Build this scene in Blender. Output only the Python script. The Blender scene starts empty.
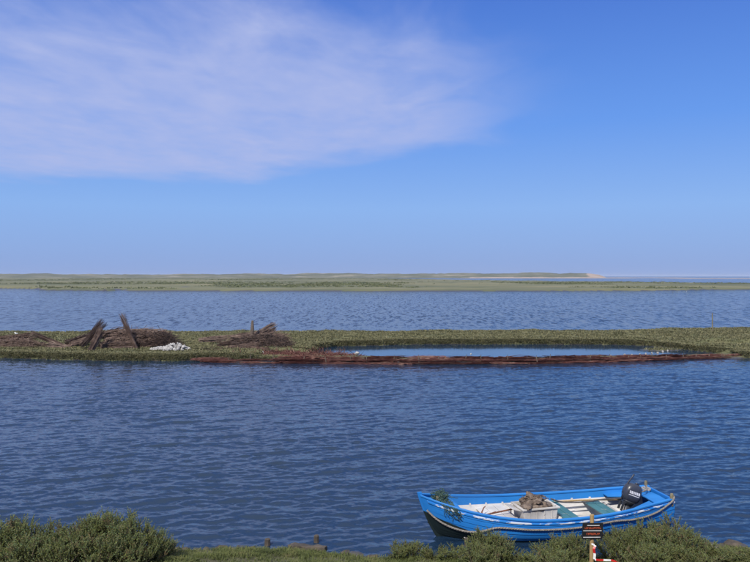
import bpy, bmesh, math, random
import numpy as np
from mathutils import Vector, Matrix

R = math.radians
rng = np.random.default_rng(7)
random.seed(7)
scene = bpy.context.scene
C = scene.collection

# ------------------------------------------------------------------ camera
CAM_Z, F, CX, HY = 5.0, 736.0, 375.0, 276.0        # eye height, focal length and horizon in photo pixels
cam_d = bpy.data.cameras.new('camera')
cam_d.sensor_width = 36.0
cam_d.lens = 36.0 * F / 750.0
cam_d.clip_start, cam_d.clip_end = 0.1, 40000.0
cam = bpy.data.objects.new('camera', cam_d)
cam.location = (0, 0, CAM_Z)
cam.rotation_euler = (R(90) - math.atan(5.0 / F), 0, 0)
C.objects.link(cam)
scene.camera = cam

# ------------------------------------------------------------------ sky and sun
SUN_EL, SUN_AZ = R(44), R(205)                      # azimuth clockwise from +Y: behind the camera, to its left
world = bpy.data.worlds.new('World')
scene.world = world
world.use_nodes = True
wn, wl = world.node_tree.nodes, world.node_tree.links
wn.clear()


def W(t, **kw):
    n = wn.new(t)
    for k, v in kw.items():
        setattr(n, k, v)
    return n


def wmath(op, a, b=None, c=None, clamp=False):
    n = W('ShaderNodeMath', operation=op, use_clamp=clamp)
    for i, v in enumerate((a, b, c)):
        if v is None:
            continue
        if isinstance(v, (int, float)):
            n.inputs[i].default_value = v
        else:
            wl.new(v, n.inputs[i])
    return n.outputs[0]


def wstep(v, lo, hi):                                # smooth step from lo to hi
    n = W('ShaderNodeMapRange', interpolation_type='SMOOTHSTEP')
    wl.new(v, n.inputs['Value'])
    n.inputs['From Min'].default_value, n.inputs['From Max'].default_value = lo, hi
    return n.outputs[0]


sky = W('ShaderNodeTexSky', sky_type='NISHITA')
sky.sun_disc = False
sky.sun_elevation, sky.sun_rotation = SUN_EL, SUN_AZ
sky.air_density, sky.dust_density, sky.ozone_density, sky.altitude = 0.9, 0.0, 3.0, 0.0
hs = W('ShaderNodeHueSaturation')
hs.inputs['Hue'].default_value = 0.513
hs.inputs['Saturation'].default_value = 1.22
hs.inputs['Value'].default_value = 1.25
wl.new(sky.outputs[0], hs.inputs['Color'])

tc = W('ShaderNodeTexCoord')
sep = W('ShaderNodeSeparateXYZ')
wl.new(tc.outputs['Generated'], sep.inputs[0])
zc = wmath('MAXIMUM', sep.outputs['Z'], 0.03)
PX, PY = wmath('DIVIDE', sep.outputs['X'], zc), wmath('DIVIDE', sep.outputs['Y'], zc)  # the cloud deck one unit up
comb = W('ShaderNodeCombineXYZ')
wl.new(PX, comb.inputs[0]); wl.new(PY, comb.inputs[1])


def wnoise(scale, detail, rough, sx=1.0, sy=1.0, off=0.0, dist=0.0):
    m = W('ShaderNodeMapping')
    m.inputs['Scale'].default_value = (sx, sy, 1)
    m.inputs['Location'].default_value = (off, off * 0.7, 0)
    wl.new(comb.outputs[0], m.inputs[0])
    n = W('ShaderNodeTexNoise')
    n.inputs['Scale'].default_value, n.inputs['Detail'].default_value = scale, detail
    n.inputs['Roughness'].default_value, n.inputs['Distortion'].default_value = rough, dist
    wl.new(m.outputs[0], n.inputs['Vector'])
    return n.outputs['Fac']


n_big = wnoise(0.9, 4, 0.55, 1.0, 0.8, 3.1)
n_fine = wnoise(2.0, 6, 0.55, 1.15, 0.6, 8.3, 0.4)
n_rip = wnoise(7.0, 3, 0.5, 1.1, 0.7, 1.7)
nb = wmath('SUBTRACT', n_big, 0.5)
nf = wmath('SUBTRACT', n_fine, 0.5)
far_edge = wmath('SUBTRACT', 7.75, wmath('MULTIPLY', wmath('MAXIMUM', wmath('ADD', PX, 1.3), 0.0), 0.95))
Yw = wmath('ADD', PY, wmath('MULTIPLY', nb, 2.2))
Yw = wmath('ADD', Yw, wmath('MULTIPLY', nf, 1.0))
e1 = wstep(wmath('SUBTRACT', far_edge, Yw), -0.25, 1.1)
near_edge = wmath('ADD', 2.3, wmath('MULTIPLY', wmath('MAXIMUM', wmath('ADD', PX, 0.4), 0.0), 1.25))
Yv = wmath('ADD', PY, wmath('MULTIPLY', nf, 2.4))
e2 = wstep(wmath('SUBTRACT', Yv, near_edge), -0.9, 1.5)
Xw = wmath('ADD', PX, wmath('MULTIPLY', nf, 0.9))
e3 = wstep(wmath('MULTIPLY', Xw, -1.0), -1.25, -0.2)
body = wmath('ADD', 0.74, wmath('ADD', wmath('MULTIPLY', nf, 0.75), wmath('MULTIPLY', wmath('SUBTRACT', n_rip, 0.5), 0.30)))
cover = wmath('MULTIPLY', wmath('MULTIPLY', e1, e2), wmath('MULTIPLY', e3, body), clamp=True)
# moist sea air: the lowest degrees of the sky turn to a pale blue-violet all round
hz_r = W('ShaderNodeValToRGB')
hz_r.color_ramp.interpolation = 'EASE'
for e_, (p_, v_) in zip((hz_r.color_ramp.elements[0], hz_r.color_ramp.elements[1], hz_r.color_ramp.elements.new(0.12), hz_r.color_ramp.elements.new(0.3)), ((0.0, 0.97), (1.0, 0.35), (0.15, 0.92), (0.4, 0.80))):
    e_.position = p_; e_.color = (v_, v_, v_, 1)
wl.new(sep.outputs['Z'], hz_r.inputs[0])
hz_c = W('ShaderNodeValToRGB')
for e_, (p_, c_) in zip((hz_c.color_ramp.elements[0], hz_c.color_ramp.elements[1], hz_c.color_ramp.elements.new(0.09), hz_c.color_ramp.elements.new(0.2), hz_c.color_ramp.elements.new(0.36)), ((0.0, (0.25, 0.36, 0.68)), (1.0, (0.055, 0.125, 0.45)), (0.09, (0.25, 0.44, 0.84)), (0.2, (0.135, 0.325, 0.84)), (0.36, (0.070, 0.190, 0.68)))):
    e_.position = p_; e_.color = (*c_, 1)
wl.new(sep.outputs['Z'], hz_c.inputs[0])
hz_m = W('ShaderNodeVectorMath', operation='SCALE'); hz_m.inputs['Scale'].default_value = 10.0
wl.new(hz_c.outputs[0], hz_m.inputs[0])
air = W('ShaderNodeMix', data_type='RGBA')
wl.new(hz_r.outputs[0], air.inputs['Factor']); wl.new(hs.outputs[0], air.inputs['A']); wl.new(hz_m.outputs[0], air.inputs['B'])
mixc = W('ShaderNodeMix', data_type='RGBA')
wl.new(cover, mixc.inputs['Factor'])
wl.new(air.outputs['Result'], mixc.inputs['A'])
mixc.inputs['B'].default_value = (4.3, 5.0, 8.1, 1)
bg = W('ShaderNodeBackground')
bg.inputs['Strength'].default_value = 0.10
wl.new(mixc.outputs['Result'], bg.inputs['Color'])
wo = W('ShaderNodeOutputWorld')
wl.new(bg.outputs[0], wo.inputs['Surface'])

sun_d = bpy.data.lights.new('sun', 'SUN')
sun_d.energy, sun_d.angle, sun_d.color = 4.8, R(0.5), (1.0, 0.95, 0.87)
sun = bpy.data.objects.new('sun', sun_d)
to_sun = Vector((math.sin(SUN_AZ) * math.cos(SUN_EL), math.cos(SUN_AZ) * math.cos(SUN_EL), math.sin(SUN_EL)))
sun.rotation_euler = to_sun.to_track_quat('Z', 'Y').to_euler()
sun.location = (0, 0, 30)
C.objects.link(sun)

vs = scene.view_settings
vs.view_transform, vs.look, vs.exposure, vs.gamma, vs.use_curve_mapping = 'Standard', 'None', 0.0, 1.0, False


# ------------------------------------------------------------------ helpers
def at(px, py, D):
    """photo pixel + distance along Y -> point"""
    return Vector(((px - CX) / F * D, D, CAM_Z - (py - HY) / F * D))


def at_z(px, py, z):
    """photo pixel on a level plane of height z"""
    D = (CAM_Z - z) * F / (py - HY)
    return Vector(((px - CX) / F * D, D, z))


class Mesh:
    """collects vertices and faces; build() links them as one object"""
    def __init__(self):
        self.v, self.f, self.m, self.attr = [], [], [], []

    def add(self, verts, faces, mi=0):
        o = len(self.v)
        self.v += [tuple(p) for p in verts]
        self.f += [tuple(i + o for i in f) for f in faces]
        self.m += [mi] * len(faces)
        return self

    def box(self, c, s, rot=None, taper=1.0, mi=0):
        c = Vector(c)
        vs_ = []
        for z in (-1, 1):
            k = taper if z > 0 else 1.0
            for x, y in ((-1, -1), (1, -1), (1, 1), (-1, 1)):
                p = Vector((x * s[0] / 2 * k, y * s[1] / 2 * k, z * s[2] / 2))
                if rot is not None:
                    p = rot @ p
                vs_.append(c + p)
        return self.add(vs_, [(3, 2, 1, 0), (4, 5, 6, 7), (0, 1, 5, 4), (1, 2, 6, 5), (2, 3, 7, 6), (3, 0, 4, 7)], mi)

    def tube(self, pts, rad, n=8, mi=0, cap=True):
        pts = [Vector(p) for p in pts]
        rads = rad if isinstance(rad, (list, tuple)) else [rad] * len(pts)
        vs_, fs = [], []
        up = Vector((0, 0, 1))
        for i, p in enumerate(pts):
            d = (pts[min(i + 1, len(pts) - 1)] - pts[max(i - 1, 0)])
            d.normalize()
            a = d.cross(up)
            if a.length < 0.05:
                a = d.cross(Vector((1, 0, 0)))
            a.normalize()
            b = a.cross(d)
            for k in range(n):
                t = 2 * math.pi * k / n
                vs_.append(p + (a * math.cos(t) + b * math.sin(t)) * rads[i])
        for i in range(len(pts) - 1):
            for k in range(n):
                fs.append((i * n + k, i * n + (k + 1) % n, (i + 1) * n + (k + 1) % n, (i + 1) * n + k))
        if cap:
            fs.append(tuple(range(n - 1, -1, -1)))
            fs.append(tuple((len(pts) - 1) * n + k for k in range(n)))
        return self.add(vs_, fs, mi)

    def build(self, name, mats, parent=None, smooth=False, bevel=0.0):
        me = bpy.data.meshes.new(name)
        me.from_pydata(self.v, [], self.f)
        for m in (mats if isinstance(mats, (list, tuple)) else [mats]):
            me.materials.append(m)
        if any(self.m):
            me.polygons.foreach_set('material_index', self.m)
        if smooth:
            me.polygons.foreach_set('use_smooth', [True] * len(me.polygons))
        bm = bmesh.new(); bm.from_mesh(me)
        bmesh.ops.recalc_face_normals(bm, faces=bm.faces)
        bm.to_mesh(me); bm.free()
        me.update()
        o = link(name, me, parent)
        if bevel:
            b = o.modifiers.new('bevel', 'BEVEL')
            b.width, b.segments, b.limit_method = bevel, 2, 'ANGLE'
        return o


def link(name, me, parent=None):
    o = bpy.data.objects.new(name, me)
    C.objects.link(o)
    if parent is not None:
        o.parent = parent
    return o


def mesh_np(name, v, f, mats, parent=None, smooth=False, attrs=None, mat_idx=None):
    me = bpy.data.meshes.new(name)
    v = np.asarray(v, np.float32); f = np.asarray(f, np.int32)
    k = f.shape[1]
    me.vertices.add(len(v)); me.vertices.foreach_set('co', v.ravel())
    me.loops.add(f.size); me.loops.foreach_set('vertex_index', f.ravel())
    me.polygons.add(len(f))
    me.polygons.foreach_set('loop_start', np.arange(0, f.size, k, dtype=np.int32))
    try:
        me.polygons.foreach_set('loop_total', np.full(len(f), k, np.int32))
    except Exception:
        pass
    for m in (mats if isinstance(mats, (list, tuple)) else [mats]):
        me.materials.append(m)
    if mat_idx is not None:
        me.polygons.foreach_set('material_index', np.asarray(mat_idx, np.int32))
    me.polygons.foreach_set('use_smooth', np.full(len(f), smooth))
    for n_, a in (attrs or {}).items():
        at_ = me.attributes.new(n_, 'FLOAT', 'POINT')
        at_.data.foreach_set('value', np.asarray(a, np.float32))
    me.update(calc_edges=True)
    return link(name, me, parent)


def tag(o, label=None, cat=None, group=None, kind=None):
    if label: o['label'] = label
    if cat: o['category'] = cat
    if group: o['group'] = group
    if kind: o['kind'] = kind
    return o


def empty(name, loc, rz=0.0):
    o = bpy.data.objects.new(name, None)
    o.empty_display_size = 0.2
    o.location = loc
    o.rotation_euler = (0, 0, rz)
    C.objects.link(o)
    return o


def copy_tree(o, parent=None):
    c = o.copy(); C.objects.link(c); c.parent = parent
    for ch in list(o.children):
        copy_tree(ch, c)
    return c


def hermite(xs, ys):
    xs, ys = np.array(xs, float), np.array(ys, float)
    m = np.gradient(ys, xs)
    def fn(x):
        x = np.clip(x, xs[0], xs[-1])
        i = np.clip(np.searchsorted(xs, x) - 1, 0, len(xs) - 2)
        h = xs[i + 1] - xs[i]; t = (x - xs[i]) / h
        return ((2*t**3 - 3*t**2 + 1) * ys[i] + (t**3 - 2*t**2 + t) * h * m[i] + (-2*t**3 + 3*t**2) * ys[i+1] + (t**3 - t**2) * h * m[i+1])
    return fn


_tab = rng.random((256, 256))
def vnoise(x, y):
    xi, yi = np.floor(x).astype(int), np.floor(y).astype(int)
    fx, fy = x - xi, y - yi
    fx, fy = fx * fx * (3 - 2 * fx), fy * fy * (3 - 2 * fy)
    g = lambda a, b: _tab[a % 256, b % 256]
    return (g(xi, yi) * (1-fx) * (1-fy) + g(xi+1, yi) * fx * (1-fy) + g(xi, yi+1) * (1-fx) * fy + g(xi+1, yi+1) * fx * fy)
def fbm(x, y, o=4):
    s, a, t = 0, 0.5, 0
    for i in range(o):
        s = s + a * vnoise(x * 2**i + 17.3 * i, y * 2**i + 5.1 * i); t += a; a *= 0.55
    return s / t


def sstep(x, a, b):
    t = np.clip((x - a) / (b - a), 0, 1)
    return t * t * (3 - 2 * t)


# ------------------------------------------------------------------ materials
def material(name):
    m = bpy.data.materials.new(name); m.use_nodes = True
    nt = m.node_tree
    return m, nt.nodes, nt.links, nt.nodes['Principled BSDF']


def ramp(nodes, stops):
    r = nodes.new('ShaderNodeValToRGB')
    while len(r.color_ramp.elements) < len(stops):
        r.color_ramp.elements.new(0.5)
    for e, (p, c) in zip(r.color_ramp.elements, stops):
        e.position = p; e.color = (*c, 1)
    return r


def noisy(name, stops, scale=4.0, detail=6, rough=0.85, bump=0.0, bump_scale=20.0, stretch=(1, 1, 1), coords='Object', metallic=0.0, bump_dist=0.02, contrast=(0.3, 0.7)):
    m, N, Lk, p = material(name)
    t = N.new('ShaderNodeTexCoord'); mp = N.new('ShaderNodeMapping')
    mp.inputs['Scale'].default_value = stretch
    Lk.new(t.outputs[coords], mp.inputs[0])
    n = N.new('ShaderNodeTexNoise'); n.inputs['Scale'].default_value = scale; n.inputs['Detail'].default_value = detail
    n.inputs['Roughness'].default_value = 0.62
    Lk.new(mp.outputs[0], n.inputs['Vector'])
    mr = N.new('ShaderNodeMapRange'); mr.inputs['From Min'].default_value, mr.inputs['From Max'].default_value = contrast
    Lk.new(n.outputs['Fac'], mr.inputs['Value'])
    r = ramp(N, stops); Lk.new(mr.outputs[0], r.inputs[0])
    Lk.new(r.outputs[0], p.inputs['Base Color'])
    p.inputs['Roughness'].default_value = rough; p.inputs['Metallic'].default_value = metallic
    if bump:
        b = N.new('ShaderNodeBump'); b.inputs['Strength'].default_value = bump; b.inputs['Distance'].default_value = bump_dist
        n2 = N.new('ShaderNodeTexNoise'); n2.inputs['Scale'].default_value = bump_scale; n2.inputs['Detail'].default_value = 5
        Lk.new(mp.outputs[0], n2.inputs['Vector'])
        Lk.new(n2.outputs['Fac'], b.inputs['Height']); Lk.new(b.outputs[0], p.inputs['Normal'])
    return m


def leafy(name, stops, trans=0.25, obj_var=0.28):
    """colour varies from leaf to leaf (each leaf is a mesh island) and a little from plant to plant"""
    m, N, Lk, p = material(name)
    g = N.new('ShaderNodeNewGeometry'); oi = N.new('ShaderNodeObjectInfo')
    t = N.new('ShaderNodeTexCoord'); ns = N.new('ShaderNodeTexNoise'); ns.inputs['Scale'].default_value = 3.2; ns.inputs['Detail'].default_value = 3
    Lk.new(t.outputs['Object'], ns.inputs['Vector'])
    a = N.new('ShaderNodeMath'); a.operation = 'MULTIPLY_ADD'; a.inputs[1].default_value = 0.45
    Lk.new(g.outputs['Random Per Island'], a.inputs[0])
    s = N.new('ShaderNodeMath'); s.operation = 'MULTIPLY_ADD'; s.inputs[1].default_value = 1.9; s.inputs[2].default_value = -0.75
    Lk.new(ns.outputs['Fac'], s.inputs[0]); Lk.new(s.outputs[0], a.inputs[2])
    o = N.new('ShaderNodeMath'); o.operation = 'MULTIPLY_ADD'; o.inputs[1].default_value = obj_var
    Lk.new(oi.outputs['Random'], o.inputs[0]); Lk.new(a.outputs[0], o.inputs[2])
    r = ramp(N, stops); Lk.new(o.outputs[0], r.inputs[0])
    Lk.new(r.outputs[0], p.inputs['Base Color']); p.inputs['Roughness'].default_value = 0.7
    p.inputs['Specular IOR Level'].default_value = 0.25
    tr = N.new('ShaderNodeBsdfTranslucent'); Lk.new(r.outputs[0], tr.inputs['Color'])
    mx = N.new('ShaderNodeMixShader'); mx.inputs[0].default_value = trans
    Lk.new(p.outputs[0], mx.inputs[1]); Lk.new(tr.outputs[0], mx.inputs[2])
    Lk.new(mx.outputs[0], N['Material Output'].inputs['Surface'])
    return m


def painted(name, col, chip, amount=0.62, scale=9.0, rough=0.45, dirt=(0.6, 0.6, 0.6)):
    """paint with soft dirt and chips that show another colour"""
    m, N, Lk, p = material(name)
    t = N.new('ShaderNodeTexCoord')
    n1 = N.new('ShaderNodeTexNoise'); n1.inputs['Scale'].default_value = 2.3; n1.inputs['Detail'].default_value = 6
    n2 = N.new('ShaderNodeTexNoise'); n2.inputs['Scale'].default_value = scale; n2.inputs['Detail'].default_value = 7; n2.inputs['Roughness'].default_value = 0.7
    mp = N.new('ShaderNodeMapping'); mp.inputs['Scale'].default_value = (0.5, 1.6, 2.2)
    Lk.new(t.outputs['Object'], mp.inputs[0]); Lk.new(t.outputs['Object'], n1.inputs['Vector']); Lk.new(mp.outputs[0], n2.inputs['Vector'])
    r1 = ramp(N, [(0.3, tuple(c * d for c, d in zip(col, dirt))), (0.62, col)])
    Lk.new(n1.outputs['Fac'], r1.inputs[0])
    r2 = ramp(N, [(amount, (0, 0, 0)), (amount + 0.025, (1, 1, 1))])
    Lk.new(n2.outputs['Fac'], r2.inputs[0])
    mx = N.new('ShaderNodeMix'); mx.data_type = 'RGBA'
    Lk.new(r2.outputs[0], mx.inputs['Factor']); Lk.new(r1.outputs[0], mx.inputs['A']); mx.inputs['B'].default_value = (*chip, 1)
    Lk.new(mx.outputs['Result'], p.inputs['Base Color']); p.inputs['Roughness'].default_value = rough
    b = N.new('ShaderNodeBump'); b.inputs['Strength'].default_value = 0.25; b.inputs['Distance'].default_value = 0.006
    Lk.new(n2.outputs['Fac'], b.inputs['Height']); Lk.new(b.outputs[0], p.inputs['Normal'])
    return m


def plain(name, col, rough=0.6, metallic=0.0):
    return noisy(name, [(0.0, tuple(c * 0.75 for c in col)), (1.0, tuple(min(1, c * 1.12) for c in col))], scale=11, rough=rough, metallic=metallic, bump=0.15, bump_scale=60, bump_dist=0.004)


# water: dark body colour, the sky mirrored in ripples
WATER_SLOPE = (0.70, 0.9, 2.0)
def make_water():
    m, N, Lk, p = material('water')
    p.inputs['Base Color'].default_value = (0.010, 0.026, 0.055, 1)
    p.inputs['Roughness'].default_value = 0.09
    p.inputs['IOR'].default_value = 1.333
    t = N.new('ShaderNodeTexCoord'); a = N.new('ShaderNodeAttribute'); a.attribute_name = 'ripple'
    geo = N.new('ShaderNodeNewGeometry')
    def vm(op, x, y=None, sc=None):
        n = N.new('ShaderNodeVectorMath'); n.operation = op
        for i, q in enumerate((x, y)):
            if q is None: continue
            if isinstance(q, tuple): n.inputs[i].default_value = q
            else: Lk.new(q, n.inputs[i])
        if sc is not None:
            if isinstance(sc, float): n.inputs['Scale'].default_value = sc
            else: Lk.new(sc, n.inputs['Scale'])
        return n.outputs[0]
    def slopes(scale, sx, sy, rot, detail, amp):              # random surface slopes, kept at any distance
        mp = N.new('ShaderNodeMapping'); mp.vector_type = 'TEXTURE'; mp.inputs['Scale'].default_value = (1 / sx, 1 / sy, 1); mp.inputs['Rotation'].default_value = (0, 0, rot)
        Lk.new(t.outputs['Object'], mp.inputs[0])
        n = N.new('ShaderNodeTexNoise'); n.inputs['Scale'].default_value = scale; n.inputs['Detail'].default_value = detail; n.inputs['Roughness'].default_value = 0.6
        Lk.new(mp.outputs[0], n.inputs['Vector'])
        return vm('MULTIPLY', vm('SUBTRACT', n.outputs['Color'], (0.5, 0.5, 0.5)), (amp * 0.55, amp, 0.0))
    sw = N.new('ShaderNodeAttribute'); sw.attribute_name = 'swell'
    sl = vm('ADD', slopes(5.2, 0.40, 1.1, R(20), 3, WATER_SLOPE[0]), slopes(11.0, 0.55, 1.2, R(-14), 2, WATER_SLOPE[1]))
    sl = vm('SCALE', sl, None, a.outputs['Fac'])
    sl = vm('ADD', sl, vm('SCALE', slopes(3.0, 0.9, 0.17, R(0), 4, WATER_SLOPE[2]), None, sw.outputs['Fac']))
    nn = vm('NORMALIZE', vm('ADD', geo.outputs['Normal'], sl))
    Lk.new(nn, p.inputs['Normal'])
    return m


M = {}
M['water'] = make_water()
M['spit'] = noisy('salt_marsh_turf', [(0.0, (0.06, 0.065, 0.03)), (0.45, (0.09, 0.095, 0.042)), (1.0, (0.13, 0.12, 0.06))], scale=0.8, detail=8, bump=0.5, bump_scale=5, bump_dist=0.1, rough=0.95)
M['marsh'] = noisy('marsh_turf', [(0.0, (0.05, 0.066, 0.035)), (0.4, (0.105, 0.11, 0.055)), (0.7, (0.155, 0.148, 0.075)), (1.0, (0.20, 0.175, 0.10))], scale=0.018, detail=9, stretch=(0.45, 1.0, 1), bump=0.4, bump_scale=0.6, bump_dist=0.5, rough=0.95)
M['dune'] = noisy('dune_grass', [(0.0, (0.05, 0.06, 0.035)), (0.42, (0.095, 0.10, 0.06)), (0.7, (0.15, 0.145, 0.10)), (1.0, (0.30, 0.26, 0.20))], scale=0.02, detail=9, stretch=(0.7, 1, 2), bump=0.4, bump_scale=0.08, bump_dist=4, rough=0.95)
M['sand'] = noisy('sand', [(0.0, (0.25, 0.185, 0.14)), (1.0, (0.38, 0.30, 0.24))], scale=0.02, rough=0.95)
M['bank'] = noisy('bank_soil', [(0.0, (0.05, 0.045, 0.03)), (0.5, (0.085, 0.08, 0.04)), (1.0, (0.13, 0.12, 0.06))], scale=2.2, detail=8, bump=0.6, bump_scale=14, bump_dist=0.05, rough=0.95)
M['mud'] = noisy('wet_mud', [(0.0, (0.03, 0.028, 0.026)), (1.0, (0.08, 0.072, 0.06))], scale=3, bump=0.5, bump_scale=12, rough=0.4)
M['blite'] = leafy('sea_blite_leaf', [(0.0, (0.11, 0.09, 0.05)), (0.22, (0.14, 0.16, 0.05)), (0.5, (0.23, 0.25, 0.075)), (0.68, (0.14, 0.22, 0.11)), (0.85, (0.26, 0.24, 0.09)), (1.0, (0.22, 0.14, 0.08))], trans=.4)
M['twig'] = noisy('shrub_twig', [(0.0, (0.06, 0.045, 0.03)), (1.0, (0.13, 0.10, 0.07))], scale=9)
M['tuft'] = leafy('marsh_grass_blade', [(0.0, (0.10, 0.098, 0.05)), (0.35, (0.165, 0.16, 0.078)), (0.65, (0.22, 0.205, 0.105)), (1.0, (0.28, 0.24, 0.14))], obj_var=0.0)
M['turfblade'] = leafy('bank_grass_blade', [(0.0, (0.06, 0.075, 0.022)), (0.4, (0.10, 0.12, 0.035)), (0.75, (0.14, 0.15, 0.05)), (1.0, (0.18, 0.155, 0.07))], obj_var=0.0)
def brush(name, stops):
    return leafy(name, stops, trans=0.0, obj_var=0.35)
M['brush'] = brush('brushwood', [(0.0, (0.035, 0.024, 0.02)), (0.4, (0.085, 0.055, 0.044)), (0.75, (0.13, 0.088, 0.07)), (1.0, (0.19, 0.14, 0.11))])
M['brush_red'] = brush('wet_red_brushwood', [(0.0, (0.028, 0.012, 0.011)), (0.4, (0.075, 0.026, 0.022)), (0.75, (0.12, 0.045, 0.036)), (1.0, (0.19, 0.115, 0.085))])
M['stake'] = noisy('weathered_wood', [(0.0, (0.06, 0.045, 0.035)), (1.0, (0.17, 0.13, 0.10))], scale=5, stretch=(6, 6, 0.6), bump=0.4, bump_scale=20)
M['stone'] = noisy('pale_stone', [(0.0, (0.20, 0.19, 0.18)), (1.0, (0.46, 0.44, 0.42))], scale=3, bump=0.3)
M['flint'] = noisy('shore_stone', [(0.0, (0.025, 0.02, 0.016)), (1.0, (0.10, 0.08, 0.06))], scale=6, bump=0.4)
M['blue'] = painted('blue_boat_paint', (0.020, 0.19, 0.53), (0.45, 0.55, 0.7), amount=0.70, dirt=(0.7, 0.8, 0.85))
M['blue_worn'] = painted('worn_blue_paint', (0.02, 0.19, 0.55), (0.52, 0.56, 0.62), amount=0.51, scale=5.0, dirt=(0.8, 0.85, 0.9))
M['white'] = painted('white_boat_paint', (0.58, 0.565, 0.55), (0.35, 0.30, 0.26), amount=0.68, dirt=(0.72, 0.70, 0.68))
M['teal'] = painted('faded_teal_paint', (0.05, 0.165, 0.185), (0.22, 0.26, 0.25), amount=0.60, dirt=(0.6, 0.7, 0.75))
M['rope'] = noisy('grey_rope', [(0.0, (0.10, 0.09, 0.08)), (1.0, (0.30, 0.27, 0.24))], scale=30, bump=0.6, bump_scale=60)
M['pale_rope'] = noisy('pale_rope', [(0.0, (0.25, 0.24, 0.22)), (1.0, (0.45, 0.43, 0.40))], scale=30, bump=0.5)
M['dark_rope'] = noisy('dark_hose', [(0.0, (0.03, 0.03, 0.035)), (1.0, (0.09, 0.08, 0.08))], scale=20)
M['net'] = noisy('green_net', [(0.0, (0.015, 0.035, 0.03)), (1.0, (0.05, 0.10, 0.08))], scale=14, bump=0.6)
M['box'] = painted('grubby_box_plastic', (0.55, 0.53, 0.50), (0.22, 0.18, 0.14), amount=0.60, scale=6, dirt=(0.6, 0.58, 0.54))
M['sack'] = noisy('brown_sacking', [(0.0, (0.05, 0.035, 0.028)), (0.5, (0.13, 0.095, 0.072)), (1.0, (0.23, 0.18, 0.14))], scale=7, detail=8, bump=0.9, bump_scale=18, bump_dist=0.03)
M['rust'] = noisy('rusty_iron', [(0.0, (0.06, 0.02, 0.012)), (1.0, (0.20, 0.075, 0.04))], scale=12, bump=0.4)
M['cowl'] = plain('dark_cowling', (0.035, 0.04, 0.058), rough=0.35)
M['alloy'] = plain('dark_alloy', (0.05, 0.055, 0.065), rough=0.45, metallic=0.4)
M['decal'] = plain('white_decal', (0.62, 0.62, 0.66))
M['timber'] = noisy('new_pine', [(0.0, (0.22, 0.14, 0.055)), (1.0, (0.40, 0.28, 0.13))], scale=4, stretch=(8, 8, 0.7), bump=0.3, bump_scale=12)
M['black'] = plain('black_board', (0.012, 0.012, 0.014), rough=0.5)
M['orange'] = plain('orange_lettering', (0.50, 0.09, 0.03))
M['tape_red'] = plain('red_tape', (0.50, 0.02, 0.02), rough=0.4)
M['tape_white'] = plain('white_tape', (0.75, 0.75, 0.75), rough=0.4)
M['gull'] = plain('white_feather', (0.78, 0.78, 0.76))
M['gull_grey'] = plain('grey_feather', (0.34, 0.36, 0.39))
M['float'] = plain('orange_float', (0.75, 0.20, 0.03))
M['bitt'] = noisy('lichened_post', [(0.0, (0.10, 0.085, 0.05)), (1.0, (0.24, 0.21, 0.13))], scale=9, bump=0.5)


def hull_paint():
    """blue above the boot line, black-green bottom paint below it (attribute 'paint' < 0)"""
    m = painted('blue_hull_with_dark_bottom', (0.016, 0.175, 0.52), (0.40, 0.50, 0.66), amount=0.69, dirt=(0.7, 0.8, 0.85))
    N, Lk = m.node_tree.nodes, m.node_tree.links
    p = N['Principled BSDF']
    src = p.inputs['Base Color'].links[0].from_socket
    a = N.new('ShaderNodeAttribute'); a.attribute_name = 'paint'
    r = ramp(N, [(0.495, (0, 0, 0)), (0.505, (1, 1, 1))])
    Lk.new(a.outputs['Fac'], r.inputs[0])
    mx = N.new('ShaderNodeMix'); mx.data_type = 'RGBA'
    mx.inputs['A'].default_value = (0.010, 0.018, 0.018, 1)
    Lk.new(r.outputs[0], mx.inputs['Factor']); Lk.new(src, mx.inputs['B'])
    Lk.new(mx.outputs['Result'], p.inputs['Base Color'])
    return m
M['hull'] = hull_paint()


# ------------------------------------------------------------------ land outlines (metres; y runs away from the camera)
def outline(points, z=0.0):
    pts = [at_z(px, py, z) for px, py in points]
    xs = [p.x for p in pts]; ys = [p.y for p in pts]
    return lambda x: np.interp(x, xs, ys)


spit_near = outline([(-420, 356), (-120, 357.5), (0, 358), (60, 360), (120, 361), (180, 361), (210, 359.5), (300, 360.5), (420, 363.5), (540, 363), (620, 361), (700, 358.5), (750, 357.5), (900, 356), (1200, 354)])
spit_far = outline([(-520, 333), (-100, 333.5), (0, 334), (100, 334.5), (280, 334.5), (420, 334), (560, 333.5), (640, 333), (690, 331.5), (750, 331), (1000, 330), (1400, 329)])
lag_near = outline([(300, 353.5), (330, 356), (420, 358.8), (540, 358.5), (620, 357), (690, 355.6), (740, 354.5)])
lag_far = outline([(300, 352.0), (318, 349.0), (335, 346.5), (400, 344.6), (500, 344.2), (600, 344.4), (645, 345.5), (680, 349), (715, 352.8), (740, 355.5)])
LX0, LX1 = at_z(312, 353, 0).x, at_z(722, 354.5, 0).x


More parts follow.
